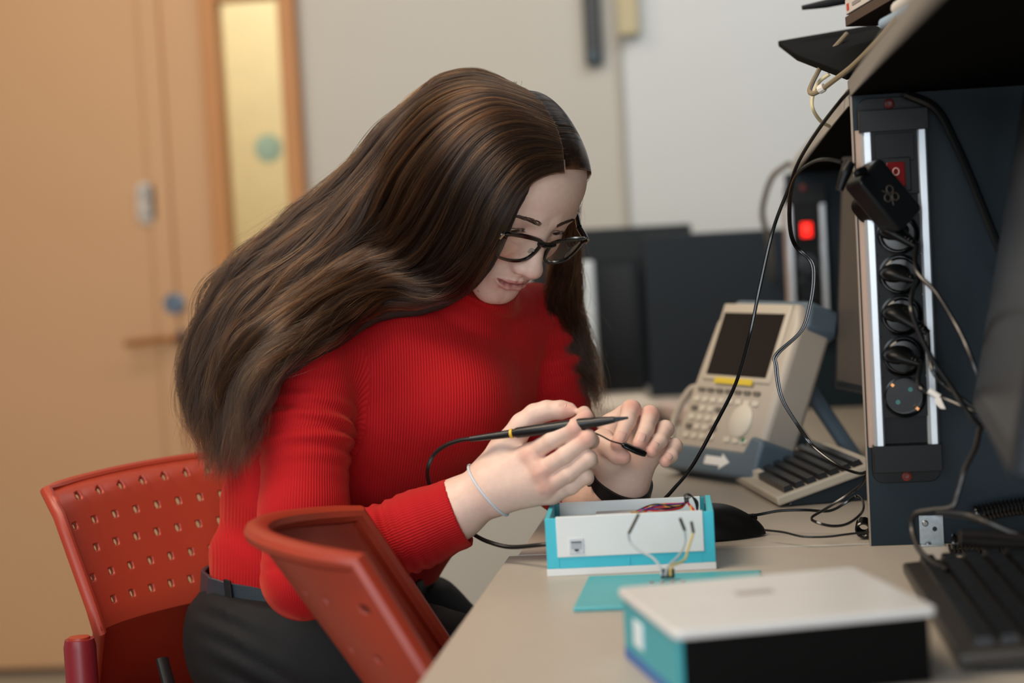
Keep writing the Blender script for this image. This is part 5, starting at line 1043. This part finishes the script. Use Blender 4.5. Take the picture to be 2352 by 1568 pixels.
ra_.data.foreach_set('value', (np.array(rad)[:, None]*taper[None]*2.0).astype(np.float32).ravel())
tn_ = hc_.attributes.new('strand_tone', 'FLOAT', 'CURVE'); tn_.data.foreach_set('value', np.array(tone, np.float32))
m_hair = bpy.data.materials.new('brown_hair'); m_hair.use_nodes = True; nt = m_hair.node_tree; nt.nodes.clear(); o_ = nt.nodes.new('ShaderNodeOutputMaterial'); hb = nt.nodes.new('ShaderNodeBsdfHairPrincipled'); hb.parametrization = 'COLOR'
at = nt.nodes.new('ShaderNodeAttribute'); at.attribute_name = 'strand_tone'; cr = nt.nodes.new('ShaderNodeValToRGB'); cr.color_ramp.elements[0].color = (.0060, .0034, .0024, 1); cr.color_ramp.elements[1].color = (.14, .056, .019, 1); cr.color_ramp.elements[1].position = 1.0
e_ = cr.color_ramp.elements.new(.6); e_.color = (.026, .0115, .0052, 1)
nt.links.new(at.outputs['Fac'], cr.inputs[0]); nt.links.new(cr.outputs[0], hb.inputs['Color']); hb.inputs['Roughness'].default_value = .26; hb.inputs['Radial Roughness'].default_value = .5; hb.inputs['Random Roughness'].default_value = .2; hb.inputs['IOR'].default_value = 1.42
nt.links.new(hb.outputs[0], o_.inputs[0]); hc_.materials.append(m_hair)
# solid under layer
UL_ = []
for s in np.linspace(0.04, .97, 12):
    g_ = famline(GN, s); UL_.append((g_[::2], .55 if s < .2 else 1))
def cap_sdf(p):
    l = hl(p); d = head_sdf(l)-hoff(l)*.85+.0006; d = smax(d, l[:, 1]-np.interp(l[:, 2], HAIRY_Z, HAIRY_Y), .003)
    d = smax(d, -(l[:, 2]+.06), .01);
    for g_, w in UL_:
        r_ = np.interp(np.linspace(0, 1, len(g_)), [0, .1, .3, .8, 1], [.003, .010, .020*w, .016*w, .002]); e = None; gg = g_+FW*(r_[:, None]*1.0+.002)
        for i in range(2, len(gg)-4, 1):
            v = cone(p, gg[i], gg[i+1], r_[i], r_[i+1]); e = v if e is None else np.minimum(e, v)
        d = smin(d, e, .006)
    return d
ulo, uhi = GN.reshape(-1, 3).min(0)-.05, np.maximum(GN.reshape(-1, 3).max(0), HO+.13)+.04
hV, hF = isosurf(cap_sdf, ulo, uhi, .0042)
hair = fmesh('hair', hV, hF, mat('hair_underlayer', (.018, .011, .008, 1), .65, var=.2, vscale=200), person)
ho = bpy.data.objects.new('hair_strands', hc_); scene.collection.objects.link(ho); ho.parent = hair
# ---------------------------------------------------------------- eyes, brows, glasses
m_eyew = mat('eye_white', 'CFC4BC', .2, spec=.6); m_iris = mat('iris_brown', '3A2A20', .15); m_pup = mat('pupil', '050505', .1)
m_brow = mat('brow_hair', '4A3226', .55); m_lash = mat('lash', '17100D', .5)
gaze = np.array([0, .86, -.50])
for sx in (1, -1):
    c = EYC*np.array([sx, 1, 1]); r = .0122; b = MB(); gz = gaze/np.linalg.norm(gaze); X_ = np.cross(gz, [0, 0, 1.]); X_ /= np.linalg.norm(X_); Y_ = np.cross(gz, X_)
    Tl = np.eye(4); Tl[:3, 0] = HM@X_; Tl[:3, 1] = HM@Y_; Tl[:3, 2] = HM@gz; Tl[:3, 3] = hw(c)
    angs = [0, 9, 10, 18, 28, 29, 40, 60, 80, 100, 130, 180]
    b.k = 0
    prof = [(r*math.sin(math.radians(a)), r*math.cos(math.radians(a))) for a in angs]
    for k, (i0, i1) in enumerate(((0, 2), (2, 5), (5, 11))):
        b.k = (2, 1, 0)[k]; sub = prof[i0:i1+1]; n = 28
        v = [(rr*math.cos(2*math.pi*q/n), rr*math.sin(2*math.pi*q/n), z) for rr, z in sub for q in range(n)]
        b.add(v, [(i*n+q, i*n+(q+1) % n, (i+1)*n+(q+1) % n, (i+1)*n+q) for i in range(len(sub)-1) for q in range(n)], Tl)
    b.build('eyeball', [m_eyew, m_iris, m_pup], person)
    # lashes
    lb = MB(); rg = random.Random(5)
    for i in range(46):
        t = i/45; az = -48+t*100; el = np.interp(az, [a for a, e in LASH], [e for a, e in LASH])-1.5
        a0 = np.array(eyep(az, el, .0137)); out = np.array([.35*math.sin(math.radians(az))+.10*rg.uniform(-1, 1), .9, -.12]); out /= np.linalg.norm(out); ln = .0050*(.75+.4*rg.random())
        pts = [a0, a0+out*ln*.5, a0+out*ln+np.array([0, 0, ln*.22])]
        lb.tube([hw(p*np.array([sx, 1, 1])) for p in pts], [.00012, .00009, .00003], 4, 3, cap=False)
    lb.build('eyelashes', m_lash, person)
    bb = MB(); rg = random.Random(7)
    for i in range(750):
        t = rg.random()**.9; x = .0105+t*.040; zc = np.interp(t, [0, .35, .7, 1], [.0180, .0208, .0208, .0165]); w = np.interp(t, [0, .12, .4, .8, 1], [.0045, .0060, .0052, .0030, .0012])
        z = zc+rg.uniform(-1, 1)*w*.62; y = base_y(x, z)
        a0 = np.array([x, y-.0003, z]); dr = np.array([.75+.25*t, 0, np.interp(t, [0, .3, 1], [.42, .12, -.30])-(z-zc)/w*.25]); dr /= np.linalg.norm(dr); ln = .0055*rg.uniform(.7, 1.1)
        e = a0+dr*ln; e[1] = base_y(min(e[0], .056), e[2])+.0006; mid = (a0+e)/2; mid[1] = base_y(mid[0], mid[2])+.0007
        bb.tube([hw(p*np.array([sx, 1, 1])) for p in (a0, mid, e)], [.00013, .00012, .00004], 3, 2, cap=False)
    bb.build('eyebrow', m_brow, person)
# glasses: local frame of the head
GA = empty('eyeglasses', hw((0, .09, 0)), 'black rectangular acetate eyeglasses worn low on the nose', 'eyeglasses')
m_fr = mat('frame_black', '050506', .16, spec=.5, coat=.15); m_gold = mat('hinge_silver', 'B7A994', .25, .9)
ml = bpy.data.materials.new('lens_glass'); ml.use_nodes = True; nt = ml.node_tree; nt.nodes.clear(); o_ = nt.nodes.new('ShaderNodeOutputMaterial'); mx_ = nt.nodes.new('ShaderNodeMixShader'); tr_ = nt.nodes.new('ShaderNodeBsdfTransparent'); gl_ = nt.nodes.new('ShaderNodeBsdfGlossy'); fr_ = nt.nodes.new('ShaderNodeMath'); fr_.operation = 'MULTIPLY_ADD'; fr_.inputs[1].default_value = .30; fr_.inputs[2].default_value = .03; lw_ = nt.nodes.new('ShaderNodeLayerWeight'); lw_.inputs[0].default_value = .25; nt.links.new(lw_.outputs['Facing'], fr_.inputs[0])
gl_.inputs['Roughness'].default_value = .03; tr_.inputs[0].default_value = (.985, .985, .96, 1)
nt.links.new(fr_.outputs[0], mx_.inputs[0]); nt.links.new(tr_.outputs[0], mx_.inputs[1]); nt.links.new(gl_.outputs[0], mx_.inputs[2]); nt.links.new(mx_.outputs[0], o_.inputs[0])
GP = np.array([0, .1005, -.0085]); tilt = math.radians(9)      # pantoscopic tilt
def gp(x, z, o=0):     # point on the front of the frame
    y = GP[1]-2.1*x*x+o; dz = z; return hw(np.array([x, y+dz*math.sin(tilt), GP[2]+dz*math.cos(tilt)]))
def rim(s, grow=0):
    # outline of one lens, from inner top round; x grows to the temple
    pts = [(.0078, .0090), (.016, .0128), (.032, .0150), (.048, .0152), (.0575, .0130), (.0592, .004), (.0578, -.008), (.0520, -.0185), (.038, -.0220), (.023, -.0212), (.0130, -.0155), (.0088, -.0040)]
    c = np.array([.034, -.002]); q = np.array(pts); q = np.vstack([q, q[:1]]); p = catmull(np.hstack([q, np.zeros((len(q), 1))]), 6)[:-1, :2]
    n = p-c; n /= np.linalg.norm(n, axis=1)[:, None]; return [(x*s, z) for x, z in p+n*grow]
for s in (1, -1):
    fo, fi = rim(s, .0022), rim(s, -.0011); n = len(fo)
    wt_ = [(.0032 if z > .006 else 0) for x, z in fo]
    v = []
    for (x, z), (xi, zi), w in zip(fo, fi, wt_):
        v += [gp(x, z+w*.6, .0018), gp(xi, zi, .0018), gp(xi, zi, -.0016), gp(x, z+w*.6, -.0016)]
    MB().add(v, [(i*4+k, ((i+1) % n)*4+k, ((i+1) % n)*4+(k+1) % 4, i*4+(k+1) % 4) for i in range(n) for k in range(4)]).build('rim', m_fr, GA, bevel=.0004)
    li = rim(s, -.0004); cvec = gp(.036*s, -.001, .0016); v = [cvec]+[gp(x, z, 0) for x, z in li]+[gp(.036*s+(x-.036*s)*.5, -.001+(z+.001)*.5, .0011) for x, z in li]
    f_ = [(0, n+1+i, n+1+(i+1) % n) for i in range(n)]+[(1+i, 1+(i+1) % n, n+1+(i+1) % n, n+1+i) for i in range(n)]
    MB().add(v, f_).build('lens', ml, GA)
    # end piece, hinge, temple
    e0, e1_, e2_ = gp(.057*s, .0110), gp(.0640*s, .0120, -.002), hw((.0690*s, .070, .0030))
    MB().tube([e0, e1_, e2_], [.0036, .0038, .0036], 10, 5, flat=.8).build('end_piece', m_fr, GA)
    MB().tube([gp(.0635*s, .0150, .0022), gp(.0640*s, .0075, .0018)], .0016, 8, 0).build('hinge_accent', m_gold, GA)
    MB().tube([e2_, hw((.0765*s, .045, .008)), hw((.0785*s, .015, .010)), hw((.0785*s, -.012, .012)), hw((.0775*s, -.030, -.002)), hw((.0745*s, -.038, -.020))], [.0034, .0028, .0024, .0024, .0022, .0018], 10, 6, flat=1.6).build('temple', m_fr, GA)
    MB().tube([gp(.0105*s, -.004, -.001), gp(.0095*s, -.007, -.005), gp(.0102*s, -.0115, -.006)], [.0014, .0026, .0016], 8, 5).build('nose_pad', mat('pad_clear', 'A39A90', .2, spec=.6), GA)
MB().tube([gp(-.0115, .0088), gp(-.006, .0080, .001), gp(0, .0074, .0012), gp(.006, .0080, .001), gp(.0115, .0088)], [.0034, .0034, .0034, .0034, .0034], 10, 5).build('bridge', m_fr, GA)

ct, fn1, M1, o1_ = chair((-.6215, 2.330), math.radians(-145), 'red perforated chair she sits on, its back seen at the left', W0=.245, W1=.190, lean=.13, curve=.06, crease=.48, edge=.008, nv=30, rows=(16, 19, 22, 25, 28))
pc = np.array([*P(181, 1450, 2.24)[:2], 0]); 
MB().lathe([(0, 0), (.0185, 0), (.0185, .655), (.0165, .664), (0, .664)], 28, Tm((pc[0], pc[1], .002))).build('arm_post', m_chd, ct)
MB().lathe([(0, .0), (.0125, 0), (.012, .003), (0, .004)], 28, Tm((pc[0], pc[1], .6655))).build('post_cap', m_ch, ct)
MB().tube([P(372, 1512, 2.20), P(395, 1600, 2.18)], .0075, 10, 0, flat=.6).build('lever', m_tube, ct)
c2t, fn2, M2, o2_ = chair((-.311, 1.914), math.radians(-78), 'near empty red perforated chair pushed against the desk edge, its curved back edge-on', lean=.20, zt=.812, cv=.6, flange=0, W0=.152, W1=.22, curve=.085, nu=36, nv=30, edge=.013, rows=(7, 11, 15, 20, 25), seatw=.17)
